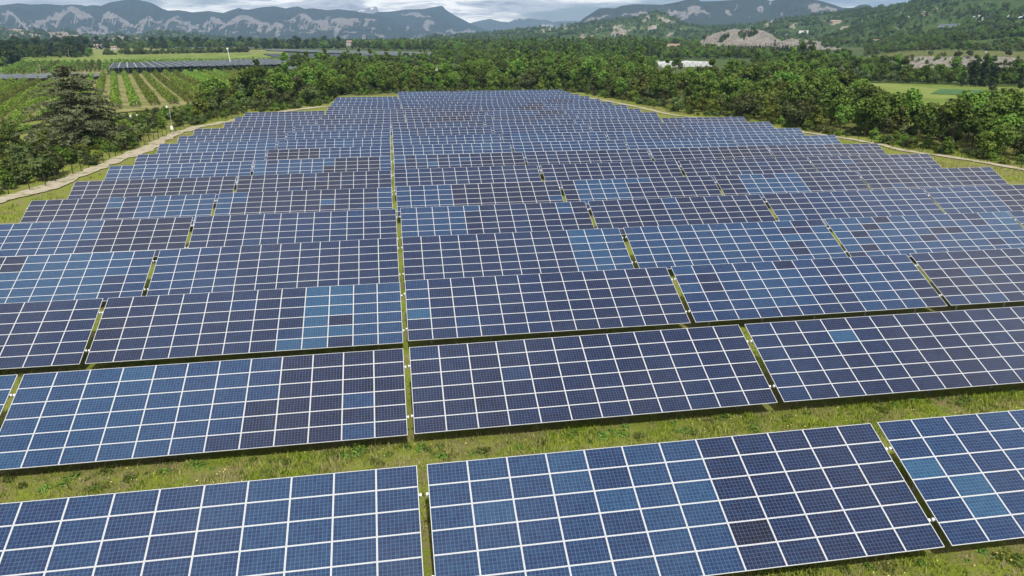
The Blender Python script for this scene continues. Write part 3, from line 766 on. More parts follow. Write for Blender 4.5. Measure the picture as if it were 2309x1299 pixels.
def module_shape(cx, cy, w, l):
    """One framed module in table coordinates (x along the row, y up the slope, z out of the face)."""
    hx, hy = w / 2 - GAPX, l / 2 - GAPY; ix, iy = hx - FR, hy - FR * .86
    v = [(cx + sx * x, cy + sy * y, z) for (x, y, z) in ((hx, hy, 0), (ix, iy, 0), (ix, iy, -.006), (hx, hy, -.04)) for sx, sy in ((-1, -1), (1, -1), (1, 1), (-1, 1))]
    f, mi = [], []
    for i in range(4):
        j = (i + 1) % 4
        f += [(i, j, 4 + j, 4 + i), (4 + i, 4 + j, 8 + j, 8 + i), (12 + i, 12 + j, j, i)]; mi += [0, 0, 0]
    f += [(8, 9, 10, 11), (15, 14, 13, 12)]; mi += [1, 2]
    return v, f, mi


def cell_uv(me, per):
    """Cell counts (10 by 6) over the glass, starting at its rim."""
    uv = me.uv_layers.new(name="UVMap"); n = len(me.loops); a = np.zeros((n, 2), np.float32)
    for p in me.polygons:
        if p.material_index == 1:
            for li, c in zip(p.loop_indices, ((-.06, -.06), (10.06, -.06), (10.06, 6.06), (-.06, 6.06))): a[li] = c
    uv.data.foreach_set("uv", a.ravel())


_v, _f, _m = module_shape(0, 0, PW, PL)
MODULE = mesh_from("solar_module", _v, _f, [M['alu'], M['cells'], M['backsheet']], _m)
cell_uv(MODULE, 1)
_b = MB(); _b.box(-TW / 2 - .08, TW / 2 + .08, -.045, .045, -.15, -.045); RAIL = _b.mesh("mounting_rail", M['steel'])
_b = MB(); _b.box(-.035, .035, -.055, .055, -.16, -.04); CAP = _b.mesh("rail_cap", M['railend'])
_b = MB(); _b.box(-.04, .04, -TL_ * .44, TL_ * .44, -.27, -.152); RAFTER = _b.mesh("rafter", M['steel'])
_b = MB(); _b.box(-.05, .05, -.04, .04, 0, 1.0); POST = _b.mesh("support_post", M['steel'])
_b = MB(); _b.tube((0, 0, 0), (0, 0, 1), .022, .022, 6); STRUT = _b.mesh("diagonal_strut", M['steel'])

ORD = ["front", "second", "third", "fourth", "fifth", "sixth", "seventh", "eighth", "ninth", "tenth", "eleventh", "twelfth", "thirteenth", "fourteenth", "fifteenth", "sixteenth", "seventeenth", "eighteenth", "nineteenth", "twentieth", "rearmost"]
POS = ["leftmost", "second from left", "third from left", "fourth from left", "fifth from left", "sixth from left"]
NEAR_ROWS = 14                                 # module by module up to here; beyond, modules are a few pixels each
rot_slope = Matrix.Rotation(TILT, 4, 'X')
TABLE_INFO = []


def build_table(r, k, y, x, z, s):
    ux = Matrix.Rotation(-s, 4, 'Y') @ rot_slope          # columns: along the row, up the slope, out of the face
    mid = Vector((x, y, z)) + ux.to_3x3() @ Vector((TW / 2, -TL_ / 2, 0))
    base = Vector((mid.x, mid.y, 0.0))
    ts = [tint_of(r, k, c, w) for w in range(TIERS) for c in range(COLS)]
    tm = sum(ts) / len(ts); spread = max(ts) - min(ts)
    look = "black and navy" if tm < .25 else "navy blue" if tm < .36 else "mixed blue" if tm < .50 else "bright blue"
    if spread > .5 and tm < .50: look = "navy and light blue chequered"
    row = "front row" if r == 0 else "rearmost row" if r == 20 else f"{ORD[r]} row back"
    n = len(ROWS[r][1]); pos = POS[k] if k < n - 1 or n > 6 else "rightmost"
    t = thing("solar_table", f"{look} solar panel table in the {row}, {pos}", "solar table", base, "solar panel tables in rows")
    off = mid - base
    def place(nm, me, p, rot, sc=None, col=None, par=t):
        o = bpy.data.objects.new(nm, me); COL.objects.link(o); o.parent = par
        mt = Matrix.Translation(p) @ rot
        if sc: mt = mt @ Matrix.Diagonal((*sc, 1))
        o.matrix_local = mt
        if col is not None: o.color = col
        return o
    rx = ux.to_3x3()
    if r < NEAR_ROWS:
        for w in range(TIERS):
            for c in range(COLS):
                p = rx @ Vector(((c - 5.5) * PW, (2.5 - w) * PL, 0))
                place("solar_module", MODULE, off + p, ux, None, (ts[w * COLS + c], ((c * 37 + w * 11 + r * 7 + k * 5) % 97) / 97, 0, 1))
    else:
        V, F, MI = [], [], []
        for w in range(TIERS):
            for c in range(COLS):
                v, f, mi = module_shape((c - 5.5) * PW, (2.5 - w) * PL, PW, PL); b = len(V)
                V += v; F += [tuple(b + i for i in q) for q in f]; MI += mi
        me = mesh_from("module_field", V, F, [M['alu'], M['cells_far'], M['backsheet']], MI); cell_uv(me, 72)
        attr(me, "tint", np.repeat(ts, 14), 'FACE')
        o = place("module_field", me, off, ux); o["kind"] = "stuff"
    # frame underneath: two rails with capped ends, rafters, posts
    for v in (TL_ * (.5 - .225), -TL_ * (.5 - .20)):
        o = place("mounting_rail", RAIL, off + rx @ Vector((0, v, 0)), ux)
        if r < NEAR_ROWS:
            for e in (-1, 1): place("rail_cap", CAP, Vector((e * (TW / 2 + .075), 0, 0)), Matrix.Identity(4), par=o)
    if r < NEAR_ROWS:
        for i in range(5):
            xx = (i - 2) * 4.2
            place("rafter", RAFTER, off + rx @ Vector((xx, 0, 0)), ux)
            for v in (TL_ * .28, -TL_ * .28):
                p = off + rx @ Vector((xx, v, -.27))
                place("support_post", POST, Vector((p.x, p.y, -.1)), Matrix.Identity(4), (1, 1, p.z + .1))
            p = off + rx @ Vector((xx, -TL_ * .28, -.27)); q = off + rx @ Vector((xx, TL_ * .05, -.27)); d = q - Vector((p.x, p.y, .35))
            place("diagonal_strut", STRUT, Vector((p.x, p.y, .35)), d.to_track_quat('Z', 'Y').to_matrix().to_4x4(), (1, 1, d.length))
    TABLE_INFO.append((base.x, base.y))


for r, (y, tabs) in enumerate(ROWS):
    for k, (x, z, s) in enumerate(tabs):
        build_table(r, k, y, x, z, s)
# the loose cable loop hanging through the gaps is too fine to see; one white tool lies on a front module


# ------------------------------------------------------------------ vegetation
def quads(cen, nrm, size, asp, rng):
    """Leaf sprays: one quad each, centred, facing nrm, spun at random."""
    n = len(cen); nrm = nrm / (np.linalg.norm(nrm, axis=1, keepdims=True) + 1e-9)
    h = rng.normal(size=(n, 3)); u = np.cross(nrm, h); u /= np.linalg.norm(u, axis=1, keepdims=True) + 1e-9
    w = np.cross(nrm, u)
    a, b = size[:, None] / 2, (size * asp)[:, None] / 2
    v = np.stack([cen - u * a - w * b * .3, cen - w * b, cen + u * a + w * b * .3, cen + w * b], 1)
    v += rng.normal(size=v.shape) * (size * .07)[:, None, None]
    return v.reshape(-1, 3), np.arange(n * 4).reshape(n, 4)


def crown_mesh(name, seed, H, R, z0, n, leaf, mat, lobes=13, lobe_r=.42, shape='round', asp=.75):
    rng = np.random.default_rng(seed)
    cs, rs, tn = [], [], []
    for i in range(lobes):
        t = rng.uniform(.02, 1); th = rng.uniform(0, 2 * np.pi)
        if shape == 'round': prof = np.sqrt(max(0, 1 - (2 * t - 1.0) ** 2)) * .9 + .1
        elif shape == 'tall': prof = .35 + .65 * np.sin(np.pi * min(1, t * .9 + .12))
        elif shape == 'cone': prof = 1.05 * (1 - t) + .08
        else: prof = .55 + .45 * np.cos(t * np.pi / 2)
        rr = R * prof * np.sqrt(rng.uniform(.1, 1)) * (1 - lobe_r * .55)
        r = R * lobe_r * rng.uniform(.65, 1.25) * (1 if shape != 'cone' else max(.35, 1 - t))
        cs.append((rr * np.cos(th), rr * np.sin(th), z0 + (H - z0 - r * .8) * t + r * .15)); rs.append(r); tn.append(rng.uniform(-.22, .22))
    cs, rs, tn = np.array(cs), np.array(rs), np.array(tn)
    li = rng.choice(lobes, n, p=rs ** 2 / (rs ** 2).sum())
    d = rng.normal(size=(n, 3)); d[:, 2] = d[:, 2] * .9 + .18; d /= np.linalg.norm(d, axis=1, keepdims=True)
    rad = rs[li] * rng.uniform(.55, 1.08, n) * (1 + .25 * (vnoise(d[:, 0] * 3 + li * 5, d[:, 1] * 3 + d[:, 2] * 2, seed) - .5))
    c = cs[li] + d * rad[:, None] * np.array([1, 1, .85])
    c[:, 2] = np.maximum(c[:, 2], .15)
    nr = d + rng.normal(size=(n, 3)) * .55 + np.array([0, 0, .25])
    sz = leaf * rng.uniform(.6, 1.35, n)
    v, f = quads(c, nr, sz, asp, rng)
    me = mesh_from(name, v, f, mat)
    attr(me, "tone", (.5 + tn[li] + rng.normal(size=n) * .17).clip(0, 1), 'FACE')
    return me


def trunk_mesh(name, seed, h, r, spread, limbs=4):
    rng = random.Random(seed); b = MB()
    b.tube((0, 0, -.2), (0.05, .03, h * .55), r, r * .72, 7)
    for i in range(limbs):
        a = i * 6.28 / limbs + rng.uniform(-.4, .4); z = h * rng.uniform(.4, .55)
        b.tube((0.04, .02, z), (math.cos(a) * spread, math.sin(a) * spread, h * rng.uniform(.85, 1.15)), r * .5, r * .14, 5)
    return b.mesh(name, M['bark'])


def bare_twigs(b, rng, n, h):
    for i in range(n):
        a = rng.uniform(0, 6.28); b.tube((0, 0, .3), (math.cos(a) * h * .5, math.sin(a) * h * .5, h * rng.uniform(.6, 1)), .04, .01, 4)


KINDS = {}
for i, (H, R, z0, lob, lr, n, shp) in enumerate([(8.0, 3.1, 1.6, 15, .42, 1500, 'round'), (9.2, 3.3, 2.2, 16, .40, 1600, 'round'), (6.6, 2.9, .9, 13, .44, 1300, 'round'), (7.4, 2.5, 1.2, 12, .46, 1200, 'tall'), (8.6, 3.9, 1.8, 18, .36, 1800, 'round'), (5.4, 2.5, .5, 12, .42, 1000, 'round')]):
    KINDS[f'broad{i}'] = (crown_mesh("crown", 100 + i, H, R, z0, n, .62, M[['leaf', 'leaf', 'leaf_olive', 'leaf_yellow', 'leaf', 'leaf_olive'][i]], lob, lr, shp), trunk_mesh("trunk", 5 + i, H * .6, .16 + .02 * i, R * .5), H)
for i, (H, R) in enumerate([(2.6, 1.9), (3.4, 2.1), (1.9, 1.6)]):
    KINDS[f'bush{i}'] = (crown_mesh("foliage", 140 + i, H, R, .05, 800, .42, M[['leaf_olive', 'leaf', 'leaf_yellow'][i]], 11, .40, 'dome'), trunk_mesh("stem", 40 + i, H * .6, .07, R * .5, 5), H)
for i, (H, R) in enumerate([(15.0, 1.75), (13.0, 1.5)]):
    KINDS[f'poplar{i}'] = (crown_mesh("crown", 160 + i, H, R, .8, 1500, .7, M['leaf_pine'] if i == 0 else M['leaf'], 26, .46, 'tall'), trunk_mesh("trunk", 60 + i, H * .6, .2, .5), H)
for i, (H, R) in enumerate([(11.0, 2.2), (9.0, 1.9)]):
    KINDS[f'pine{i}'] = (crown_mesh("crown", 180 + i, H, R, 1.4, 1100, .6, M['leaf_pine'], 22, .38, 'cone', .5), trunk_mesh("trunk", 80 + i, H * .85, .15, .8), H)
KINDS['silver0'] = (crown_mesh("crown", 200, 9.0, 4.2, 1.0, 1700, .55, M['leaf_silver'], 15, .42, 'round'), trunk_mesh("trunk", 90, 5.5, .2, 1.6), 9.0)
KINDS['dark0'] = (crown_mesh("crown", 210, 14.0, 5.2, 2.2, 2600, .75, M['leaf_pine'], 20, .36, 'round'), trunk_mesh("trunk", 91, 9, .3, 2.2), 14.0)
KINDS['dark1'] = (crown_mesh("crown", 211, 12.0, 4.2, 1.6, 2200, .72, M['leaf'], 18, .36, 'tall'), trunk_mesh("trunk", 92, 8, .26, 1.8), 12.0)
PROTO = {}                                     # first object of each kind's crown, for the far masses


def plant(kind, x, y, sc, name, label, cat, group, z=None, sz=None):
    cm, tm, H = KINDS[kind]
    t = thing(name, label, cat, (x, y, float(surf(np.array(x), np.array(y))) if z is None else z), group, RNG.uniform(0, 6.28))
    s = (sc, sc, sc if sz is None else sz)
    t.scale = s
    c = link(cm.name.split('.')[0], cm, t); link(tm.name.split('.')[0], tm, t)
    PROTO.setdefault(kind, c)
    return t


def scatter(name, pts, kinds, sc, label, var=.3, kind="stuff"):
    """One object that repeats crowns over many points (a mass nobody would count)."""
    n = len(pts); rng = np.random.default_rng(n)
    me = bpy.data.meshes.new(name); me.vertices.add(n); me.vertices.foreach_set("co", np.asarray(pts, np.float32).ravel())
    s = np.asarray(sc if np.ndim(sc) else np.full(n, sc)) * rng.uniform(1 - var, 1 + var, n)
    attr(me, "rz", rng.uniform(0, 6.28, n)); attr(me, "sc", s)
    attr(me, "vi", rng.integers(0, len(kinds), n))
    o = link(name, me, kind=kind); o["label"] = label
    ng = bpy.data.node_groups.new(name, 'GeometryNodeTree')
    ng.interface.new_socket("Geometry", in_out='INPUT', socket_type='NodeSocketGeometry'); ng.interface.new_socket("Geometry", in_out='OUTPUT', socket_type='NodeSocketGeometry')
    N, L = ng.nodes, ng.links
    gi, go = N.new('NodeGroupInput'), N.new('NodeGroupOutput'); jn = N.new('GeometryNodeJoinGeometry')
    def named(a):
        q = N.new('GeometryNodeInputNamedAttribute'); q.data_type = 'FLOAT'; q.inputs["Name"].default_value = a; return q.outputs["Attribute"]
    cx = N.new('ShaderNodeCombineXYZ'); L.new(named("rz"), cx.inputs[2])
    scl = N.new('ShaderNodeCombineXYZ'); sv = named("sc")
    for i in range(3): L.new(sv, scl.inputs[i])
    for i, kd in enumerate(kinds):
        oi = N.new('GeometryNodeObjectInfo'); oi.transform_space = 'ORIGINAL'; oi.inputs["Object"].default_value = PROTO[kd]; oi.inputs["As Instance"].default_value = True
        cmp_ = N.new('FunctionNodeCompare'); cmp_.data_type = 'FLOAT'; cmp_.operation = 'EQUAL'; cmp_.inputs[1].default_value = float(i); cmp_.inputs["Epsilon"].default_value = .1
        L.new(named("vi"), cmp_.inputs[0])
        ip = N.new('GeometryNodeInstanceOnPoints')
        L.new(gi.outputs[0], ip.inputs["Points"]); L.new(cmp_.outputs[0], ip.inputs["Selection"]); L.new(oi.outputs["Geometry"], ip.inputs["Instance"])
        L.new(cx.outputs[0], ip.inputs["Rotation"]); L.new(scl.outputs[0], ip.inputs["Scale"]); L.new(ip.outputs[0], jn.inputs[0])
    L.new(jn.outputs[0], go.inputs[0])
    md = o.modifiers.new("scatter", 'NODES'); md.node_group = ng
    return o


def jitter_points(x0, x1, y0, y1, step, seed):
    rng = np.random.default_rng(seed)
    X, Y = np.meshgrid(np.arange(x0, x1, step), np.arange(y0, y1, step), indexing='ij')
    return (X + rng.uniform(-.48, .48, X.shape) * step).ravel(), (Y + rng.uniform(-.48, .48, Y.shape) * step).ravel()


BASE_LINE = np.array([(430, 284), (490, 268), (560, 258), (650, 246), (735, 235), (752, 226), (762, 216), (890, 208), (1240, 203), (1290, 207), (1340, 214), (1400, 224), (1470, 239), (1530, 253), (1640, 264), (1740, 280), (1830, 295), (1900, 308), (2000, 326), (2100, 344), (2200, 359), (2309, 381), (2600, 450)], float)
FAR_LINE = np.array([(430, 268), (520, 236), (570, 222), (640, 200), (700, 178), (760, 172), (880, 172), (905, 184), (1045, 186), (1060, 160), (1100, 148), (1250, 142), (1400, 150), (1455, 160), (1480, 204), (1690, 202), (1720, 170), (1850, 186), (1925, 228), (1990, 272), (2100, 300), (2250, 308), (2600, 350)], float)

fx, fy = jitter_points(-150, 330, 100, 640, 5.6, 4)
PX, PY = P(np.stack([fx, fy, gz(fx, fy)], -1))
ok = (PY < np.interp(PX, BASE_LINE[:, 0], BASE_LINE[:, 1]) + 0.5) & (PY > np.interp(PX, FAR_LINE[:, 0], FAR_LINE[:, 1])) & (PX > 435) & (PX < 2560)
TB = np.array(TABLE_INFO)
near_tab = np.array([np.min(np.hypot((TB[:, 0] - a) / 14, (TB[:, 1] - b) / 7)) for a, b in zip(fx, fy)])
ok &= near_tab > 1.0
fx, fy, PX, PY = fx[ok], fy[ok], PX[ok], PY[ok]
dist = np.hypot(fx, fy)
order = np.argsort(dist)
vis = order[(PX[order] > -60) & (PX[order] < 2380)]
single, rest = vis[:215], vis[215:]
DEPTH = np.interp(PX, BASE_LINE[:, 0], BASE_LINE[:, 1]) - PY       # picture distance behind the wood's edge


ENDS = [(tabs[-1][0] + TW, y) for y, tabs in ROWS]


def wood_label(px, d, e, x, y, big):
    tier = "front edge" if e < 6 else "second line" if e < 16 else "middle" if e < 34 else "deeper part"
    size = "tall" if big > 1.05 else "small" if big < .8 else "mid sized"
    if px < 690: return f"{size} green tree, {tier} of the thicket left of the tan strip"
    if px < 762: return f"{size} green tree, {tier} of the thicket over the tan strip"
    if px < 1290: return f"{size} green tree, {tier} of the wood behind the rearmost row's {'left' if px < 900 else 'middle' if px < 1120 else 'right'} part"
    k = int(np.argmin([abs(q[1] - y) + .3 * abs(q[0] - x) for q in ENDS]))
    return f"{size} green tree, {tier} of the wood near the {ORD[k]} panel row's right end"


for i in single:
    e = DEPTH[i]
    kd = ['broad0', 'broad1', 'broad2', 'broad3', 'broad4', 'broad5', 'dark1', 'poplar1'][RNG.choice(8, p=[.2, .16, .16, .14, .16, .12, .04, .02])]
    s = RNG.uniform(.66, 1.28) * (.7 if kd in ('dark1', 'poplar1') else 1)
    if e < 8: kd, s = ['broad2', 'broad5', 'bush1', 'broad3', 'bush0'][RNG.integers(0, 5)], RNG.uniform(.65, 1.1)
    if PX[i] > 1990: s *= .95
    bush = kd.startswith('bush')
    plant(kd, fx[i], fy[i], s, "shrub" if bush else "broadleaf_tree", wood_label(PX[i], dist[i], e, fx[i], fy[i], s).replace("tree", "shrub") if bush else wood_label(PX[i], dist[i], e, fx[i], fy[i], s), "shrub" if bush else "tree", "shrubs at the edge of the wood" if bush else "trees of the wood around the panels")
for kd in KINDS:                                # kinds that have no single plant yet get one below
    pass

# the rest of that wood, too many to count
BK = ['broad0', 'broad1', 'broad2', 'broad3', 'broad4', 'broad5']
rp = np.stack([fx[rest], fy[rest], gz(fx[rest], fy[rest]) - .1], -1)
rs = np.where(DEPTH[rest] < 7, .72, .96) * (0.8 + .45 * fbm(fx[rest] * .03, fy[rest] * .03, 6))
scatter("wood", rp, BK + ['broad0', 'broad4', 'broad3', 'broad1', 'poplar1'], rs, "dense green broadleaf wood behind and right of the panels", .42)
# low scrub along the wood's edge
ex, ey = jitter_points(-150, 330, 100, 420, 2.6, 9)
QX, QY = P(np.stack([ex, ey, gz(ex, ey)], -1)); bl = np.interp(QX, BASE_LINE[:, 0], BASE_LINE[:, 1])
k = (QY < bl + 2.5) & (QY > bl - 5 - 10 * (QX > 1900)) & (QX > 440) & (QX < 2560) & (fbm(ex * .11, ey * .11, 3) > .40)
nt = np.array([np.min(np.hypot((TB[:, 0] - a) / 13, (TB[:, 1] - b) / 6)) for a, b in zip(ex, ey)]) > 1
ex, ey = ex[k & nt], ey[k & nt]

# ---- named trees
def at(px, py): g = G(px, py); return g[0], g[1]

for px, py, kd, s, lab in [
    (778, 186, 'dark0', 1.02, "tallest dark round tree standing above the thicket by the nets"),
    (726, 203, 'dark1', 0.80, "dark upright tree left of the tallest round tree"),
    (838, 178, 'dark0', 0.86, "broad dark tree, the left one of the pair above the wood"),
    (884, 176, 'dark0', 0.84, "broad dark tree, the right one of the pair above the wood"),
    (868, 186, 'broad4', 1.0, "lighter green round tree in front of the dark pair"),
    (1524, 168, 'broad1', 1.15, "light green tree hiding the right end of the white tunnels"),
    (1505, 176, 'broad0', 0.9, "yellowish green tree before the white greenhouse tunnels")]:
    x, y = at(px, py); plant(kd, x, y, s, "broadleaf_tree", lab, "tree", "single trees above the wood")
for px, py, s, lab in [(1888, 186, .95, "silvery grey round tree, the left one of the two"), (1922, 185, .85, "silvery grey round tree, the right one of the two")]:
    x, y = at(px, py); plant('silver0', x, y, s, "silver_tree", lab, "tree", "two silvery trees by the pasture")
for i, (px, py, s) in enumerate([(2188, 196, 1.02), (2199, 197, .92), (2209, 197, .98), (2220, 198, .86), (2231, 198, .95), (2242, 199, .80), (2168, 197, .62), (2300, 203, .9)]):
    x, y = at(px, py); plant('poplar0', x, y, s, "poplar_tree", "slender dark poplar in the clump behind the pasture" if i < 6 else ["low dark poplar left of the poplar clump", "lone dark poplar right of the poplar clump"][i - 6], "tree", "poplars behind the pasture")
for i, (px, py, s) in enumerate([(2236, 205, .42), (2262, 207, .3), (2279, 208, .3), (2290, 209, .28)]):
    x, y = at(px, py); plant('bush0', x, y, s * 2.2, "pasture_bush", ["largest small bush", "second small bush", "third small bush", "rightmost small bush"][i] + " along the pasture's far edge", "bush", "bushes on the pasture")
x, y = at(1400, 110); plant('pine0', x, y, 1.2, "pine_tree", "dark pine in the tree belt below the marl hill", "tree", "pines below the marl hill")
x, y = at(1640, 122); plant('pine1', x, y, 1.2, "pine_tree", "dark pine standing before the bare marl hill", "tree", "pines below the marl hill")
x, y = at(1180, 120); plant('poplar1', x, y, 1.2, "poplar_tree", "tall poplar in the tree belt behind the wood", "tree", "poplars of the far belt")

# ---- the cedar on the left: flat tiers of boughs
rng = np.random.default_rng(5); cc, cn, csz, ctn = [], [], [], []
HC = 16.0
for tier in range(25):
    t = tier / 24; z = .9 + (HC - 1.2) * t; reach = 10.4 * (1 - t * .985) ** .52 * (.8 + .35 * rng.random()) + .4
    for bgh in range(int(11 - 6 * t)):
        a = rng.uniform(0, 6.28); ln = reach * rng.uniform(.6, 1.12); n = int(30 + 130 * ln / 8); q = rng.uniform(.08, 1, n) ** .75
        wd = (.35 + ln * .20) * np.sin(np.pi * np.minimum(q * .85 + .12, 1)); sd = rng.normal(size=n) * wd * .6
        x = np.cos(a) * q * ln - np.sin(a) * sd; y = np.sin(a) * q * ln + np.cos(a) * sd
        zz = z + .10 * ln * np.sin(q * 2.6) - .05 * ln * q ** 2 + rng.normal(size=n) * .10
        cc.append(np.stack([x, y, zz.clip(.2)], 1)); cn.append(rng.normal(size=(n, 3)) * .55 + [0, -.35, .9]); csz.append(rng.uniform(.35, .8, n)); ctn.append(np.full(n, rng.uniform(.28, .72)) + rng.normal(size=n) * .13)
cc, cn, csz, ctn = map(np.concatenate, (cc, cn, csz, ctn))
v, f = quads(cc, cn, csz, .5, rng); me = mesh_from("crown", v, f, M['leaf_cedar']); attr(me, "tone", ctn.clip(0, 1), 'FACE')
gx, gy = at(180, 330)
t = thing("cedar_tree", "large dark cedar with flat tiered boughs by the left track", "tree", (gx, gy, 0)); link("crown", me, t)
b = MB(); b.tube((0, 0, -.3), (0, 0, 14.6), .42, .06, 9)
for i in range(14):
    z = 1.2 + i * .9; a = i * 2.4; ln = 5.5 * (1 - i / 16); b.tube((0, 0, z), (math.cos(a) * ln, math.sin(a) * ln, z + .5), .10, .03, 5)
link("trunk", b.mesh("trunk", M['bark']), t)

# ---- shrubs and small trees between the orchard and the left fence
FENCE = [(-60, 463), (7, 443), (95, 424), (152, 400), (199, 380), (242, 362), (280, 345), (323, 328), (352, 316), (384, 302), (420, 289), (470, 276), (540, 264)]
SHR = [(36, 322, 'broad5', .6), (40, 372, 'broad2', .66), (-12, 352, 'broad4', .62), (22, 335, 'broad0', .62), (60, 358, 'broad5', .72), (-40, 400, 'broad2', .6), (75, 345, 'bush1', .9), (105, 345, 'broad3', .75),
       (92, 362, 'broad5', .7), (70, 378, 'bush0', 1.0), (28, 402, 'bush1', 1.2), (50, 415, 'bush0', 1.2), (10, 428, 'bush1', 1.0), (-20, 440, 'bush0', 1.1), (100, 408, 'broad5', 1.0), (118, 400, 'broad2', .8), (132, 392, 'broad5', .72), (84, 402, 'bush1', 1.0),
       (150, 372, 'bush1', 1.0), (175, 366, 'bush0', 1.1), (195, 362, 'bush1', .8), (210, 372, 'bush0', .9), (222, 362, 'bush2', 1.0), (160, 356, 'bush0', .9), (186, 345, 'bush2', 1.1), (200, 335, 'broad5', .85), (222, 330, 'broad2', .7), (240, 338, 'bush1', .9), (255, 340, 'bush0', .8),
       (160, 325, 'broad5', .9), (185, 322, 'broad2', .75), (205, 318, 'broad0', .62), (228, 312, 'broad5', .8), (260, 318, 'broad2', .62), (285, 338, 'broad5', 1.0), (298, 330, 'bush1', .9), (270, 300, 'bush0', 1.0), (300, 305, 'bush1', 1.0), (310, 318, 'bush0', .9),
       (325, 306, 'broad5', .8), (340, 300, 'broad2', .7), (322, 290, 'broad0', .55), (345, 285, 'broad5', .7), (362, 292, 'bush1', .9), (368, 283, 'broad3', .62), (330, 276, 'bush0', .9), (352, 270, 'broad2', .6), (375, 272, 'broad0', .55), (300, 280, 'bush0', .8), (282, 286, 'bush2', 1.2),
       (402, 286, 'bush1', .9), (412, 280, 'broad2', .72), (428, 278, 'dark1', .42), (395, 275, 'broad5', .8), (440, 274, 'bush0', .9), (420, 268, 'broad3', .5), (400, 264, 'bush1', .8), (378, 262, 'bush0', .8), (440, 264, 'bush2', 1.2), (455, 268, 'bush0', .9), (472, 265, 'bush1', .9), (460, 258, 'broad5', .5), (478, 256, 'bush1', .8),
       (250, 290, 'bush1', .9), (232, 285, 'broad5', .6), (110, 322, 'bush1', .8), (80, 318, 'bush0', .9), (495, 258, 'bush0', .8), (512, 262, 'bush1', .7), (505, 247, 'bush0', .7), (528, 250, 'broad5', .5)]


def left_label(px, py, kd, s):
    sz = "large" if s > .85 else "medium" if s > .72 else "small"
    w = "small tree" if kd.startswith(('broad', 'dark')) else "shrub"
    if px > 370: return f"green {w} near the camera pole by the left track"
    if px < 90 and py < 370: return f"{sz} {w} in the group left of the cedar, {'nearer the fence' if py > 330 else 'nearer the orchard'}"
    if py > 388 or (px < 90): return f"green {w} among the low bushes by the fence's near end"
    if px < 250 and py > 340: return f"yellowish green {w} along the fence before the cedar"
    return f"{sz} {w} at the foot of the cedar by the fence, {'left of' if px < 240 else 'right of'} its trunk"


for px, py, kd, s in SHR:
    x, y = at(px, py); w = kd.startswith(('broad', 'dark'))
    plant(kd, x, y, s * RNG.uniform(.78, .95), "small_tree" if w else "shrub", left_label(px, py, kd, s), "tree" if w else "shrub", "bushes and trees between orchard and fence", 0.0)
sx, sy = jitter_points(-130, -30, 115, 270, 2.4, 12)
QX, QY = P(np.stack([sx, sy, sx * 0], -1)); fl = np.interp(QX, *np.array(FENCE, float).T)
k = (QX > -80) & (QX < 540) & (QY < fl - 2.5) & (QY > np.interp(QX, [-80, 240, 540], [280, 262, 236])) & (fbm(sx * .09, sy * .09, 31) > .61)
low = np.stack([np.concatenate([sx[k], ex]), np.concatenate([sy[k], ey]), np.zeros(k.sum() + len(ex))], -1)
scatter("undergrowth", low, ['bush0', 'bush1', 'bush2'], .52, "low green scrub along the fence and the edge of the wood", .4)

# ---- orchard: hedge-like rows running away from the camera
AZ_O = math.atan2(*ray(253, 97)[:2]); du = np.array([math.sin(AZ_O), math.cos(AZ_O)]); dn = np.array([du[1], -du[0]])


def foliage_row(name, p0, p1, wid, hgt, per_m, leaf, mat, seed, z0=.35):
    rng = np.random.default_rng(seed); p0, p1 = np.asarray(p0), np.asarray(p1); ln = np.hypot(*(p1 - p0)); n = max(30, int(ln * per_m))
    d = (p1 - p0) / ln; nn = np.array([d[1], -d[0]]); s = rng.uniform(0, ln, n)
    tree = np.floor(s / 3.2); cen = np.abs((s / 3.2) % 1 - .5) * 2
    w = wid * (.72 + .5 * _hash(tree, tree * 0 + seed, 3)) * (1.06 - .34 * cen ** 2); h = hgt * (.78 + .4 * _hash(tree, tree * 0 + seed, 8)) * (1.04 - .26 * cen ** 2)
    a = rng.uniform(-.15, np.pi + .15, n); r = rng.uniform(.72, 1.06, n)
    off = np.cos(a) * w / 2 * r; z = z0 + (np.sin(a).clip(-.1)) * (h - z0) * r
    xy = p0 + d * s[:, None] + nn * off[:, None]
    nr = np.stack([nn[0] * np.cos(a), nn[1] * np.cos(a), np.sin(a)], 1) + rng.normal(size=(n, 3)) * .5
    c = np.stack([xy[:, 0], xy[:, 1], gz(xy[:, 0], xy[:, 1]) + z.clip(.1)], 1)
    v, f = quads(c, nr, leaf * rng.uniform(.6, 1.35, n), .75, rng)
    me = mesh_from(name, v, f, mat); attr(me, "tone", (.5 + .30 * (_hash(tree, tree * 0, seed + 2) - .5) + rng.normal(size=n) * .17).clip(0, 1), 'FACE')
    return me


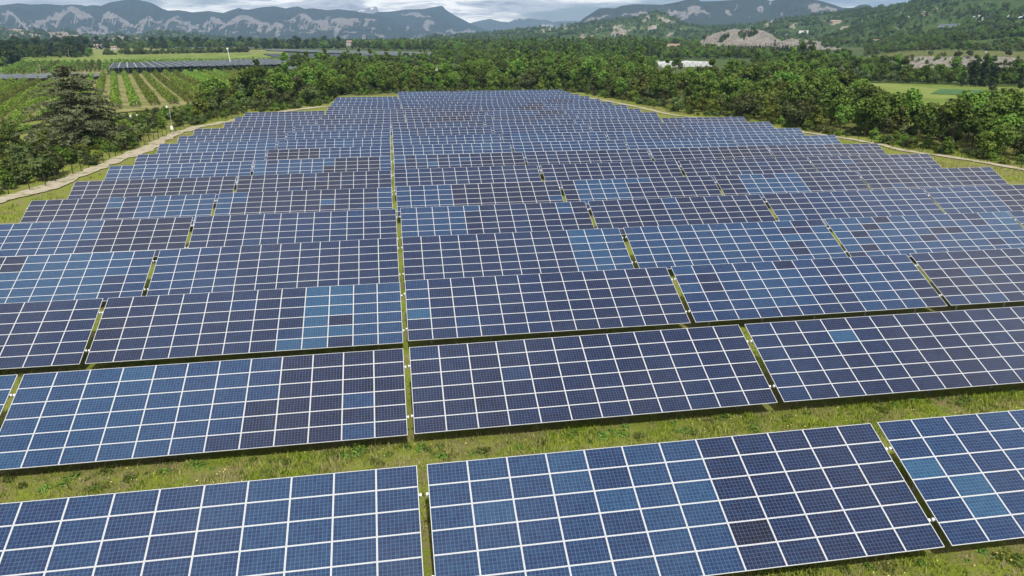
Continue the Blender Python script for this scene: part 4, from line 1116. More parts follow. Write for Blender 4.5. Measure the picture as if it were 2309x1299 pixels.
O0 = G(262, 250)[:2]
NEAR = [(-400, 520), (-60, 300), (0, 290), (60, 283), (150, 262), (262, 250), (340, 242), (420, 236), (545, 222), (600, 210), (640, 203), (800, 170)]
FAR = [(-400, 182), (-60, 188), (120, 187), (205, 176), (240, 171), (330, 169), (480, 166), (640, 163), (700, 164)]
row_n = 0; OROWS = []; OTHING = {}
for kx in range(-26, 31):
    q = O0 + dn * (kx * 6.0)
    ss = np.arange(-200, 420, 1.5); xy = q + du * ss[:, None]
    X, Y = P(np.stack([xy[:, 0], xy[:, 1], gz(xy[:, 0], xy[:, 1])], -1))
    k = (Y < np.interp(X, *np.array(NEAR, float).T)) & (Y > np.interp(X, *np.array(FAR, float).T)) & (X > -260) & (X < 690)
    if k.sum() < 14: continue
    i = np.where(k)[0]; a, e = xy[i[0]], xy[i[-1]]
    hid = (X[i] > -30).sum() == 0
    if hid: continue
    row_n += 1
    me = foliage_row("foliage", a, e, 3.1, 3.1, 30, .55, M['leaf_orchard'], 300 + kx)
    OROWS.append((X[i[0]], kx)); xm = X[i[0]]
    t = thing("orchard_row", "", "orchard row", (0, 0, 0), "orchard rows running into the distance"); OTHING[kx] = t
    link("foliage", me, t)
    b = MB()
    for s_ in np.arange(1.5, np.hypot(*(e - a)), 3.2 * 2):
        p = a + du * s_; z = float(gz(*p)); b.tube((p[0], p[1], z - .2), (p[0], p[1], z + 2.2), .09, .06, 5)
    o = link("trunks", b.mesh("trunks", M['bark']), t); o["kind"] = "stuff"
NUM = ["first", "second", "third", "fourth", "fifth", "sixth", "seventh", "eighth", "ninth", "tenth", "eleventh", "twelfth", "thirteenth", "fourteenth", "fifteenth", "sixteenth", "seventeenth", "eighteenth", "nineteenth", "twentieth"]
nr = nl = 0
for xm, kx in sorted(OROWS):
    if xm >= 225: OTHING[kx]["label"] = f"{NUM[min(nr, 19)]} green orchard row counted rightward from the cedar"; nr += 1
for xm, kx in sorted(OROWS, reverse=True):
    if xm < 225: OTHING[kx]["label"] = f"{NUM[min(nl, 19)]} green orchard row counted leftward from the cedar's crown"; nl += 1
# the older orchard further back
for kx in range(-60, 4):
    q = G(245, 160)[:2] + dn * (kx * 5.2 - 2); ss = np.arange(-260, 520, 2.0); xy = q + du * ss[:, None]
    X, Y = P(np.stack([xy[:, 0], xy[:, 1], gz(xy[:, 0], xy[:, 1])], -1))
    k = (Y < np.interp(X, [-50, 30, 130, 240, 250], [174, 174, 166, 163, 162])) & (Y > np.interp(X, [-50, 8, 52, 240, 255], [160, 158, 145, 143, 142])) & (X > 4) & (X < 244)
    if k.sum() < 8: continue
    i = np.where(k)[0]
    me = foliage_row("foliage", xy[i[0]], xy[i[-1]], 3.6, 3.8, 7, .95, M['leaf'], 500 + kx)
    FROW = globals().setdefault("FROW", []); FROW.append(1)
    t = thing("orchard_row", f"{NUM[min(len(FROW), 20) - 1] if len(FROW) <= 20 else 'late'} dark row from the left in the far orchard beyond the nets", "orchard row", (0, 0, 0), "rows of the far orchard"); link("foliage", me, t)
# rows across the meadow behind the ridged net
for i in range(9):
    a_, e_ = G(248 + 0 * i, 148 - i * 1.1)[:2], G(640, 142 - i * 1.0)[:2]
    me = foliage_row("foliage", a_, e_, 3.2, 2.6, 2.6, 1.3, M['leaf'], 600 + i)
    t = thing("orchard_row", f"{NUM[i]} low green row behind the ridged net, counted towards the meadow", "orchard row", (0, 0, 0), "low rows behind the ridged net"); link("foliage", me, t)


# ---- tree belts and far woods
def region(poly, step, seed, dmax=2600, keep=1.0, mask=None, bounds=None):
    poly = np.asarray(poly, float)
    g = np.array([G(*q) for q in poly]); x0, y0 = g[:, :2].min(0) - 5; x1, y1 = g[:, :2].max(0) + 5
    x, y = jitter_points(x0, x1, y0, y1, step, seed)
    X, Y = P(np.stack([x, y, gz(x, y)], -1)); k = inside(poly, X, Y)
    x, y = x[k], y[k]
    if mask is not None: kk = mask(x, y); x, y = x[kk], y[kk]
    return np.stack([x, y, surf(x, y) - .2], -1)


pts = region([(640, 158), (700, 163), (760, 171), (900, 162), (1010, 152), (1100, 147), (1250, 141), (1400, 148), (1480, 158), (1480, 137), (1440, 134), (1300, 132), (1150, 130), (1060, 126), (1000, 124), (985, 132), (960, 140), (860, 150), (700, 152)], 7.0, 21, mask=lambda x, y: ~inside([(905, 149), (1048, 145), (1062, 188), (900, 188)], *P(np.stack([x, y, gz(x, y)], -1))) & ~inside([(1230, 134), (1490, 134), (1490, 152), (1205, 149)], *P(np.stack([x, y, gz(x, y)], -1))))
scatter("mixed_wood", pts, BK + ['poplar1'], .92, "wood of mixed green trees behind the panel field", .42)
pts = region([(1130, 132), (1500, 136), (1500, 117), (1470, 113), (1130, 113)], 9.5, 22)
scatter("tree_belt", pts, ['pine0', 'poplar1', 'broad1', 'broad0', 'poplar1', 'pine1'], 1.30, "dark belt of tall trees across the valley", .3)
pts = region([(1490, 137), (1560, 134), (1660, 133), (1740, 134), (1740, 126), (1600, 116), (1490, 114)], 8.5, 23)
scatter("tree_belt", pts, ['broad0', 'broad1', 'broad4', 'pine0', 'broad3'], 1.0, "belt of tall trees behind the white tunnels", .25)
pts = region([(1640, 133), (1700, 130), (1830, 129), (1840, 122), (1740, 120), (1640, 119)], 6.0, 24)
scatter("pine_wood", pts, ['pine0', 'pine1'], .95, "dark pine wood below the bare marl hill", .2)
pts = region([(1650, 158), (1740, 166), (1850, 185), (1930, 190), (1990, 186), (2060, 190), (2180, 195), (2309, 200), (2500, 210), (2500, 187), (2309, 184), (2180, 183), (2050, 176), (1980, 158), (1930, 145), (1880, 142), (1850, 141), (1760, 141), (1700, 140), (1690, 158)], 6.6, 25)
scatter("riverside_wood", pts, BK + ['dark1'], .84, "dark green wood beyond the pasture", .3)
# hillsides: woods with clearings where the ground is bare or farmed
def hill_points(h, px0, px1, step, seed, dens=.5, sc=.02):
    a = np.interp([px0, px1], h.px, h.az); rng = np.random.default_rng(seed)
    Dm = np.interp(np.linspace(*a, 9), h.az, h.Df).min(), np.interp(np.linspace(*a, 9), h.az, h.Dc).max()
    n = int((Dm[1] ** 2 - Dm[0] ** 2) / 2 * (a[1] - a[0]) / step ** 2)
    A = rng.uniform(a[0], a[1], n); D = np.sqrt(rng.uniform(Dm[0] ** 2, Dm[1] ** 2, n))
    x, y = np.sin(A) * D, np.cos(A) * D; z = h.at(x, y); ok = z > gz(x, y) + .5
    v = np.stack([x, y, z], -1); X, Y = P(v)
    t = (D - np.interp(A, h.az, h.Df)) / (np.interp(A, h.az, h.Dc) - np.interp(A, h.az, h.Df))
    r = h.rock(X, Y, v, t) if h.rock else 0 * X; f = h.field(X, Y, v, t) if h.field else 0 * X
    ok &= (r < .35) & (f < .3) & (fbm(x * sc, y * sc, seed, 4) > dens) & (np.abs(z - surf(x, y)) < 2)
    return v[ok] - [0, 0, .5]


HK = ['broad0', 'broad4', 'broad2', 'pine1', 'broad1']
scatter("hillside_wood", hill_points(HG, 1700, 2540, 10, 31, .46), HK, .92, "woods and scrub covering the large right hillside", .4)
scatter("hill_wood", hill_points(HE, 960, 1760, 17, 32, .44), HK, 1.15, "scrub woods on the green hills", .4)
scatter("hill_scrub", np.concatenate([hill_points(HI, 1570, 1900, 5.5, 33, .40), ]), ['pine1', 'pine0', 'broad2'], .62, "pines and scrub on the marl hill", .4)
jp = hill_points(HJ, 1960, 2580, 7.5, 34, .52); scatter("bank_scrub", np.concatenate([jp, region([(1960, 152), (2309, 158), (2500, 164), (2500, 158), (2309, 152), (1960, 147)], 9, 35)]), ['bush0', 'bush1', 'broad5'], .85, "bushes dotted over the grey bank", .4)
jx, jy = jitter_points(300, 760, 620, 1100, 9, 36); jz = surf(jx, jy); JX, JY = P(np.stack([jx, jy, jz], -1)); kj = (jz > 4) & (np.hypot(jx, jy) > 850) & (JX > 1950) & (HG.at(jx, jy) < jz + .1) & (fbm(jx * .02, jy * .02, 5) > .47)
scatter("terrace_trees", np.stack([jx[kj], jy[kj], jz[kj]], -1), BK, .9, "trees on the terrace behind its meadow", .3)
pts = hill_points(HV, -100, 580, 18, 37, .46); scatter("village_hill_wood", pts, HK, 1.5, "trees on the village hills", .4)

# hedges and tree lines of the plain
pts = np.concatenate([region([(-80, 119), (130, 118), (150, 113), (620, 113), (700, 112), (780, 112), (780, 106), (600, 106), (300, 106), (-80, 108)], 15, 41, mask=lambda x, y: fbm(x * .012, y * .012, 8) > .42),
    region([(-60, 145), (20, 143), (50, 138), (70, 130), (60, 122), (-80, 122)], 9, 42), region([(70, 134), (205, 131), (200, 124), (130, 121), (75, 122)], 10, 43),
    region([(-60, 160), (40, 148), (40, 146), (-60, 148)], 6, 48)])
scatter("tree_line", pts, ['broad0', 'broad1', 'pine0', 'broad4', 'dark0'], 1.1, "line of tall trees across the plain", .4)
pts = np.concatenate([region([(270, 124.2), (330, 124), (330, 122), (270, 122.4)], 6, 44), region([(325, 123.6), (560, 119.5), (560, 117.8), (325, 121.6)], 7, 45), region([(235, 125.8), (262, 125.6), (262, 124.8), (235, 125)], 5, 46)])
scatter("hedge", pts, ['broad2', 'broad5', 'bush1'], 1.1, "dark hedge across the yellow meadow", .3)
cl = lambda x, y: (fbm(x * .006, y * .003, 12) > .47) & (surf(x, y) < gz(x, y) + 1)
pts = np.concatenate([region([(-100, 106), (700, 106), (1000, 116), (1130, 116), (1130, 98), (-100, 98)], 27, 51, mask=cl), region([(1000, 118), (1600, 112), (1900, 112), (1900, 100), (1000, 100)], 20, 52, mask=cl), region([(700, 112), (985, 116), (1000, 124), (1140, 128), (1140, 112), (700, 107)], 12, 53, mask=lambda x, y: fbm(x * .012, y * .008, 14) > .44)])
scatter("valley_trees", pts, ['broad0', 'broad4', 'pine0', 'broad1'], 1.35, "hedgerow trees scattered over the valley floor", .4)


# ------------------------------------------------------------------ nets, greenhouses, houses, fence, poles
def net_material(name, col, a):
    m = NT(name); co = m.coord()
    f = m.noise(co, .12, 5, .6); c = m.mix(m.step(f, .3, .7), tuple(x * .75 for x in col), tuple(x * 1.25 for x in col))
    m.base(c, .8, 0, .2); m.bsdf.inputs["Alpha"].default_value = a
    return m.mat


M['net_dark'] = net_material("dark_hail_net", (0.055, 0.070, 0.086), .95)
M['net_pale'] = net_material("pale_hail_net", (0.105, 0.122, 0.132), .94)
M['net_mid'] = net_material("grey_hail_net", (0.105, 0.125, 0.140), .93)
M['ridge_line'] = simple("net_ridge_cord", (0.30, 0.33, 0.36), .7, 0, .1, 1)


def hail_net(label, px, strips, h, mat, group, drop=.9, rows=14, posts=True, base=None):
    """Ridged net on posts; px = corners (tl, tr, br, bl) on the ground; strips run from near to far."""
    tl, tr, br, bl = [G(*q)[:2] if base is None else q for q in px]
    cen = (tl + tr + br + bl) / 4
    t = thing("hail_net", label, "crop net", (0, 0, 0), group)
    Pt = lambda u, v: (tl * (1 - u) + tr * u) * v + (bl * (1 - u) + br * u) * (1 - v)
    for i in range(strips):
        V, F, MI = [], [], []
        us = [(i + q) / strips for q in (0, .06, .5, .94, 1)]; zs = [h, h - .05, h - drop, h - .05, h]
        vs = np.linspace(0, 1, rows)
        for v in vs:
            for u, z in zip(us, zs):
                p = Pt(u, v); V.append((p[0], p[1], float(surf(np.array(p[0]), np.array(p[1]))) + z + .12 * math.sin(v * 40 + i)))
        for a in range(rows - 1):
            for b in range(4):
                k = a * 5 + b; F.append((k, k + 1, k + 6, k + 5)); MI.append(1 if b in (0, 3) else 0)
        link("net_strip", mesh_from("net_strip", V, F, [mat, M['ridge_line'] if strips > 12 else mat], MI), t)
    if posts:
        for i in range(strips + 1):
            p = Pt(i / strips, 0); z = float(surf(np.array(p[0]), np.array(p[1])))
            b = MB(); b.tube((p[0], p[1], z - .2), (p[0], p[1], z + h), .07, .06, 5); link("post", b.mesh("post", M['wood']), t)
    return t


hail_net("dark ridged hail net stretched over an orchard beyond the near rows", [(258, 151.5), (600, 141.5), (725, 153), (247, 166)], 26, 3.7, M['net_dark'], "hail nets over the orchards", .55)
for i in range(7):
    a_, e_ = G(247, 167 - i * 2)[:2], G(640, 158 - i * 2)[:2]
    t = thing("orchard_row", "dark green row under the front edge of the ridged net" if i == 0 else "dark green row under the ridged hail net", "orchard row", (0, 0, 0), "rows under the ridged net")
    link("foliage", foliage_row("foliage", a_, e_, 3.0, 3.2, 5, .9, M['leaf_pine'], 700 + i), t)
hail_net("long pale hail net at the far end of the plain", [(600, 112.5), (985, 121), (960, 131), (600, 116)], 5, 1.6, M['net_pale'], "hail nets over the orchards", .3, 8)
hail_net("dark hail net band in front of the pale far net", [(592, 124), (850, 126), (830, 146), (640, 138)], 8, 1.8, M['net_dark'], "hail nets over the orchards", .3, 8)
hail_net("pale hail net patch beside the tall round tree", [(632, 163), (735, 160), (760, 176), (700, 184)], 9, 4.0, M['net_mid'], "hail nets over the orchards", .7, 8)
hail_net("small pale hail net between the tall tree and the dark pair", [(792, 157), (835, 158), (832, 172), (796, 176)], 4, 4.0, M['net_mid'], "hail nets over the orchards", .7, 8)
hail_net("low grey hail net band at the left behind the near orchard", [(-60, 176), (236, 172), (225, 181), (-60, 190)], 9, 2.4, M['net_mid'], "hail nets over the orchards", .6, 6)
hail_net("thin grey hail net strip before the far tree line", [(395, 112.5), (600, 111), (600, 112.5), (395, 114.3)], 3, 4, M['net_mid'], "hail nets over the orchards", .5, 6)


def on_hill(h, px, py):
    """Where a line of sight meets a hill."""
    d = ray(px, py); hh = math.hypot(d[0], d[1]); el = d[2] / hh; D = np.arange(600, 5000, 4.0); x, y = d[0] / hh * D, d[1] / hh * D
    s = surf(x, y); k = np.where(s >= CAM_H + el * D)[0]
    return (x[k[0]], y[k[0]], s[k[0]]) if len(k) else (x[-1], y[-1], s[-1])




def hill_net(label, px, mat, h=3.0):
    """A net on a hillside, its corners where those lines of sight meet the slope."""
    hail_net(label, [np.array(on_hill(None, *q)[:2]) for q in px], 6, h, mat, "nets on the hillside", .5, 6, False, True)


M['net_white'] = net_material("white_crop_cover", (0.34, 0.39, 0.40), 1.0)
hill_net("pale blue crop cover on the hillside, the left one of the upper two", [(2036, 38.5), (2100, 40), (2104, 43.5), (2028, 42)], M['net_white'])
hill_net("broad pale crop cover on the hillside at the right edge", [(2205, 38), (2330, 36), (2340, 45), (2186, 44)], M['net_white'])
hill_net("grey net field halfway up the right hillside, upper of two", [(2118, 59), (2172, 58), (2166, 67), (2112, 67)], M['net_mid'])
hill_net("grey net field halfway up the right hillside, lower of two", [(2105, 78), (2166, 76), (2160, 82), (2086, 85)], M['net_mid'])
hill_net("grey green net field behind the marl hill", [(1745, 76), (1790, 78), (1796, 84), (1750, 83)], M['net_mid'])

# white greenhouse tunnels
gl = NT("greenhouse_film"); co = gl.coord()
M['film'] = gl.base(gl.mix(gl.step(gl.noise(co, .4, 4), .35, .65), (0.46, 0.47, 0.48), (0.62, 0.62, 0.61)), .35, 0, .5)
tA, tB = G(1491, 152)[:2], G(1606, 150)[:2]
w_ax = (tB - tA) / np.hypot(*(tB - tA)); l_ax = np.array([-w_ax[1], w_ax[0]]); tw = np.hypot(*(tB - tA)) / 9
for i in range(9):
    c0 = tA + w_ax * tw * (i + .5); ln = 42 if i < 9 else 30
    z0 = float(gz(*c0)); t = thing("greenhouse_tunnel", ("white plastic greenhouse tunnel at the left end of the tunnel row" if i == 0 else "white plastic greenhouse tunnel at the right end of the tunnel row" if i == 8 else "white plastic greenhouse tunnel inside the row beyond the wood"), "greenhouse", (c0[0], c0[1], z0), "white greenhouse tunnels")
    V, F = [], []; na = 9
    for s_ in np.linspace(0, ln, 8):
        for a in np.linspace(0, math.pi, na):
            p = w_ax * math.cos(a) * tw * .44 + l_ax * s_; V.append((p[0], p[1], 1.0 + math.sin(a) * (2.3 + .15 * (i % 3)) + .05 * math.sin(s_ * 3 + i)))
    for r in range(7):
        for a in range(na - 1): k = r * na + a; F.append((k, k + 1, k + na + 1, k + na))
    link("cover", mesh_from("cover", V, F, M['film'], smooth=True), t)
    b = MB()
    for s_ in (0, ln):
        pts_ = [(*(w_ax * math.cos(a) * tw * .44 + l_ax * s_), 1.0 + math.sin(a) * 2.3) for a in np.linspace(0, math.pi, na)]
        b.poly([(*(w_ax * tw * .44 + l_ax * s_), 0), *pts_, (*(-w_ax * tw * .44 + l_ax * s_), 0)])
    for sgn in (-1, 1):
        p0, p1 = w_ax * sgn * tw * .44, w_ax * sgn * tw * .44 + l_ax * ln; b.poly([(*p0, 0), (*p1, 0), (*p1, 1), (*p0, 1)])
    link("end_wall", b.mesh("end_wall", M['film']), t)

# houses: walls and a tiled gable roof
WALLS = [simple("cream_plaster", (0.42, 0.385, 0.325), .9, 0, .1, .3), simple("pale_plaster", (0.47, 0.45, 0.415), .9, 0, .1, .3), simple("ochre_plaster", (0.40, 0.33, 0.25), .9, 0, .1, .3)]
ROOFS = [simple("clay_tiles", (0.27, 0.185, 0.145), .9, 0, .25, .5), simple("weathered_tiles", (0.29, 0.23, 0.19), .9, 0, .25, .5)]
M['shutter'] = simple("dark_window", (0.06, 0.07, 0.08), .4)


def house_parts(w, d, h, wall, roof):
    b = MB(); b.box(-w / 2, w / 2, -d / 2, d / 2, -2.5, h); b.poly([(-w / 2, -d / 2, h), (-w / 2, d / 2, h), (-w / 2, 0, h + d * .26)]); b.poly([(w / 2, d / 2, h), (w / 2, -d / 2, h), (w / 2, 0, h + d * .26)])
    r = MB(); e = .5
    for s in (-1, 1): r.hexa([(-w / 2 - e, s * (d / 2 + e), h - .26 * e), (w / 2 + e, s * (d / 2 + e), h - .26 * e), (w / 2 + e, 0, h + d * .26), (-w / 2 - e, 0, h + d * .26), (-w / 2 - e, s * (d / 2 + e), h - .26 * e + .25), (w / 2 + e, s * (d / 2 + e), h - .26 * e + .25), (w / 2 + e, 0, h + d * .26 + .25), (-w / 2 - e, 0, h + d * .26 + .25)])
    ws = []
    for x in np.linspace(-w * .32, w * .32, 3):
        for z in ((1.2,) if h < 4 else (1.2, 3.9)):
            q = MB(); q.box(x - .5, x + .5, -d / 2 - .06, -d / 2 + .03, z, z + 1.4); ws.append(q.mesh("window", M['shutter']))
    return b.mesh("wall", wall), r.mesh("roof", roof), ws


HOUSE = [house_parts(w, d, h, WALLS[i % 3], ROOFS[i % 2]) for i, (w, d, h) in enumerate([(11, 8, 6), (14, 9, 6.5), (9, 8, 7.5), (18, 9, 5.5), (8, 7, 5), (24, 11, 6)])]


def house(x, y, i, s, label, group, z=None):
    t = thing("house", label, "house", (x, y, float(surf(np.array(x), np.array(y))) if z is None else z), group, RNG.uniform(-.6, .6) - math.atan2(x, y)); t.scale = (s, s, s)
    for n_, me in zip(("wall", "roof"), HOUSE[i % 6]): link(n_, me, t)
    if group == "lone houses of the plain":
        for me in HOUSE[i % 6][2]: link("window", me, t)


rv = random.Random(3); n_h = 0
for (x0, x1, y0, y1, n) in [(120, 200, 82, 92, 26), (200, 290, 85, 94, 34), (112, 150, 74, 84, 14), (0, 60, 64, 72, 9), (60, 110, 78, 88, 6), (300, 345, 86, 92, 6), (0, 60, 76, 88, 5), (820, 870, 92, 96, 9), (1440, 1480, 64, 68, 2), (1880, 1900, 52, 56, 1), (1300, 1340, 84, 87, 3)]:
    for i in range(n):
        px, py = rv.uniform(x0, x1), rv.uniform(y0, y1); q = on_hill(None, px, py)
        if not q or q[2] < 0: continue
        lab = "pale house with clay roof in the village on the low hill" if x1 < 300 and x0 > 100 else "pale house scattered on the low hills left of the village" if x0 < 110 else "pale house in the far hamlets of the valley"
        house(q[0], q[1], rv.randrange(6), rv.uniform(.65, 1.1), lab, "village and hamlet houses", q[2])
for px, py, i, s, lab in [(713, 106, 1, 1.25, "cream farmhouse with clay roof in the far tree line"), (220, 111, 3, 1.0, "white walled farm building low in the left tree line"), (258, 114, 4, .9, "small pale house before the left tree line"), (650, 102, 0, 1.2, "pale house in the gap of the tree line"), (790, 103, 0, 1.3, "cream house right of the far farmhouse"), (846, 104, 3, 1.3, "long cream house by the far pale net"), (958, 105, 1, 1.3, "white house among the trees beyond the pale net"), (1058, 103, 1, 1.4, "white house beyond the middle of the wood"), (1250, 121, 3, 1.2, "pale house hidden in the dark tree belt"), (1519, 119, 0, 1.3, "small white house in the belt above the tunnels"), (1975, 100, 4, 1.0, "ruined cream house on the right slope"), (2222, 119, 4, .22, "tiny white hut on the terrace meadow, left"), (2156, 118.6, 4, .2, "tiny pale hut on the terrace meadow, right")]:
    q = on_hill(None, px, py); house(q[0], q[1], i, s, lab, "lone houses of the plain", q[2])
b = MB(); b.box(-.5, .5, -.5, .5, -1, 4.2); SHEDW = b.mesh("wall", M['white'])
b = MB(); b.hexa([(-.53, -.53, 4.2), (.53, -.53, 4.2), (.53, .53, 4.2), (-.53, .53, 4.2), (-.53, -.53, 4.5), (.53, -.53, 4.5), (.53, .53, 5.0), (-.53, .53, 5.0)]); SHEDR = b.mesh("roof", simple("pale_sheet_roof", (0.55, 0.56, 0.58), .5, .1, .1, .1))
for px, py, w, d, lab in [(430, 95.5, 110, 30, "long white shed row far beyond the left tree line"), (885, 96, 130, 40, "long white shed left in the far plain"), (925, 97, 60, 30, "grey roofed shed beside the long white shed"), (1812, 76, 22, 8, "white farm sheds on the slope behind the marl hill"), (660, 92, 150, 60, "broad pale roof beyond the tree line"), (1200, 99, 70, 20, "low pale shed beyond the dark belt"), (310, 96, 60, 20, "white shed below the village hill")]:
    q = on_hill(None, px, py)
    t = thing("farm_shed", lab, "shed", q, "pale sheds of the valley", -math.atan2(q[0], q[1])); t.scale = (w, d, 1.3)
    link("wall", SHEDW, t); link("roof", SHEDR, t)

# fence along the left track: steel posts and three wires
fp = [G(*q) for q in FENCE]; seg = np.concatenate([[0], np.cumsum([np.hypot(*(b_ - a_)[:2]) for a_, b_ in zip(fp[:-1], fp[1:])])])
ft = thing("wire_fence", "dark wire fence on thin steel posts along the left track", "fence", (0, 0, 0))
b = MB(); b.tube((0, 0, -.3), (0, 0, 1.75), .07, .065, 6); b.tube((0, 0, 1.75), (-.18, -.05, 1.98), .04, .03, 5); FPOST = b.mesh("post", M['post_dark'])
st = np.arange(0, seg[-1], 3.4); pp = np.stack([np.interp(st, seg, [q[i] for q in fp]) for i in (0, 1)], 1)
for p in pp: link("post", FPOST, ft, (p[0], p[1], 0))
for h_ in (.35, .95, 1.6):
    b = MB()
    for a_, c_ in zip(pp[:-1], pp[1:]): b.tube((*a_, h_), (*c_, h_), .012, .012, 3, cap=False)
    link("wire", b.mesh("wire", M['post_dark']), ft)
# right-hand fence posts, few of them clear of the bushes
rt = thing("wire_fence", "low wire fence with thin posts along the right track", "fence", (0, 0, 0))
rp_ = [G(px, py - 3.5) for px, py in RTRACK[7:]]; seg = np.concatenate([[0], np.cumsum([np.hypot(*(b_ - a_)[:2]) for a_, b_ in zip(rp_[:-1], rp_[1:])])])
st = np.arange(0, seg[-1], 4.0); pp = np.stack([np.interp(st, seg, [q[i] for q in rp_]) for i in (0, 1)], 1)
for p in pp: link("post", FPOST, rt, (p[0], p[1], 0))
b = MB()
for a_, c_ in zip(pp[:-1], pp[1:]): b.tube((*a_, 1.5), (*c_, 1.5), .012, .012, 3, cap=False)
link("wire", b.mesh("wire", M['post_dark']), rt)

# camera pole
gp = G(390, 303); t = thing("camera_pole", "slim grey pole with white dome camera and cabinet by the left track", "camera pole", gp)
b = MB(); b.tube((0, 0, -.2), (0, 0, 6.3), .085, .06, 8); link("pole", b.mesh("pole", M['steel']), t)
b = MB(); b.tube((0, 0, 6.2), (-.45, -.1, 6.35), .05, .05, 6); link("arm", b.mesh("arm", M['steel']), t)
b = MB(); b.tube((-.45, -.1, 6.5), (-.45, -.1, 6.15), .16, .24, 10); b.tube((-.45, -.1, 6.15), (-.45, -.1, 5.95), .24, .08, 10); link("camera_head", b.mesh("camera_head", M['white']), t)
b = MB(); b.box(-.28, .28, -.32, -.06, 1.1, 1.95); link("cabinet", b.mesh("cabinet", M['white']), t)
# tall white pole beyond the nets, utility poles
gp = G(521, 149); t = thing("white_pole", "tall white pole rising behind the ridged hail net", "pole", gp)
b = MB(); b.tube((0, 0, 0), (-1.2, 0, 13.5), .34, .20, 8); link("mast", b.mesh("mast", M['white']), t)
b = MB(); b.box(-1.9, -.5, -.35, .35, 13.4, 14.6); link("head", b.mesh("head", M['white']), t)
for px, py, h_, lab in [(36, 141, 9, "thin wooden pole at the left field edge"), (157, 134, 9, "thin wooden pole before the far hedge"), (93, 170, 7, "bare wooden pole in the far orchard")]:
    gp = G(px, py); t = thing("utility_pole", lab, "pole", gp); b = MB(); b.tube((0, 0, -.3), (0, 0, h_), .22, .15, 7); link("pole", b.mesh("pole", M['wood']), t)
    b = MB(); b.box(-.9, .9, -.1, .1, h_ - .7, h_ - .45); link("crossarm", b.mesh("crossarm", M['wood']), t)

# white splinter lying on a front module
tb = [o for o in bpy.data.objects if o.name.startswith("solar_table")][0]
wv = Matrix.Translation((ROWS[0][1][0][0], ROWS[0][0], ROWS[0][1][0][1])) @ Matrix.Rotation(TILT, 4, 'X')
b = MB(); b.tube((0, -.11, 0), (.012, .10, .01), .014, .010, 6); o = link("white_stick", b.mesh("white_stick", M['white']))
o.matrix_world = wv @ Matrix.Translation(((8.42) * PW, -.43, .012)); o["label"] = "short white stick lying on a module of the front left table"; o["category"] = "stick"


# ------------------------------------------------------------------ grass, weeds and flowers between the rows
def tufts(n_pts, x, y, h, seed, blades=6, z=0.0, spread=.13, wid=.03):
    rng = np.random.default_rng(seed); n = len(x); a = rng.uniform(0, 6.28, (n, blades)); hh = h[:, None] * rng.uniform(.55, 1.15, (n, blades)); ln = rng.uniform(.15, .75, (n, blades)) * hh
    bx = x[:, None] + rng.normal(size=(n, blades)) * spread; by = y[:, None] + rng.normal(size=(n, blades)) * spread
    w = wid * (h[:, None] / .25)
    px, py = -np.sin(a) * w, np.cos(a) * w
    zz = np.full_like(bx, z)
    v = np.stack([np.stack([bx - px, by - py, zz], -1), np.stack([bx + px, by + py, zz], -1), np.stack([bx + np.cos(a) * ln, by + np.sin(a) * ln, zz + hh], -1)], 2).reshape(-1, 3)
    return v, np.arange(len(v)).reshape(-1, 3), np.repeat(rng.uniform(0, 1, n), blades)


m = NT("grass_blades"); tn = m.attr("tone"); pt = m.attr("dry")
g1 = m.ramp(tn, [(0.0, (0.095, 0.170, 0.012)), (0.5, (0.195, 0.265, 0.024)), (1.0, (0.31, 0.355, 0.052))])
g2 = m.ramp(tn, [(0.0, (0.16, 0.145, 0.06)), (0.6, (0.28, 0.25, 0.115)), (1.0, (0.37, 0.33, 0.185))])
gc = m.mix(m.step(pt, .40, .57), g1, g2)
m.base(gc, .8, 0, .15)
tr = m.n.new("ShaderNodeBsdfTranslucent"); m.l.new(gc, tr.inputs["Color"]); mx = m.n.new("ShaderNodeMixShader"); mx.inputs[0].default_value = .25
m.l.new(m.bsdf.outputs[0], mx.inputs[1]); m.l.new(tr.outputs[0], mx.inputs[2]); m.l.new(mx.outputs[0], m.out.inputs["Surface"])
M['blades'] = m.mat
bands = [(-22, 60, 26.2, 34.8, .21), (2, 48, 14.5, 22.2, .24), (-45, 70, 38.8, 47.3, .42), (-50, 75, 51, 60, .55)]
xx, yy = [], []
for x0, x1, y0, y1, st_ in bands:
    x, y = jitter_points(x0, x1, y0, y1, st_, int(y0)); xx.append(x); yy.append(y)
xx, yy = np.concatenate(xx), np.concatenate(yy)
dry = fbm(xx * .35, yy * .5, 3, 4) * .6 + fbm(xx * 1.6, yy * 1.6, 7, 3) * .4
lush = fbm(xx * .6, yy * .8, 19, 3)
hgt = (.08 + .34 * lush) * np.where(dry > .53, .7, 1.0) * RNG.uniform(.6, 1.3, len(xx))
v, f, tn_ = tufts(0, xx, yy, hgt.clip(.06), 3, 6, .06)
me = mesh_from("grass", v, f, M['blades']); attr(me, "tone", tn_, 'FACE'); attr(me, "dry", np.repeat(dry, 6), 'FACE')
o = link("grass", me, kind="stuff"); o["label"] = "rough green and straw coloured grass between the panel rows"
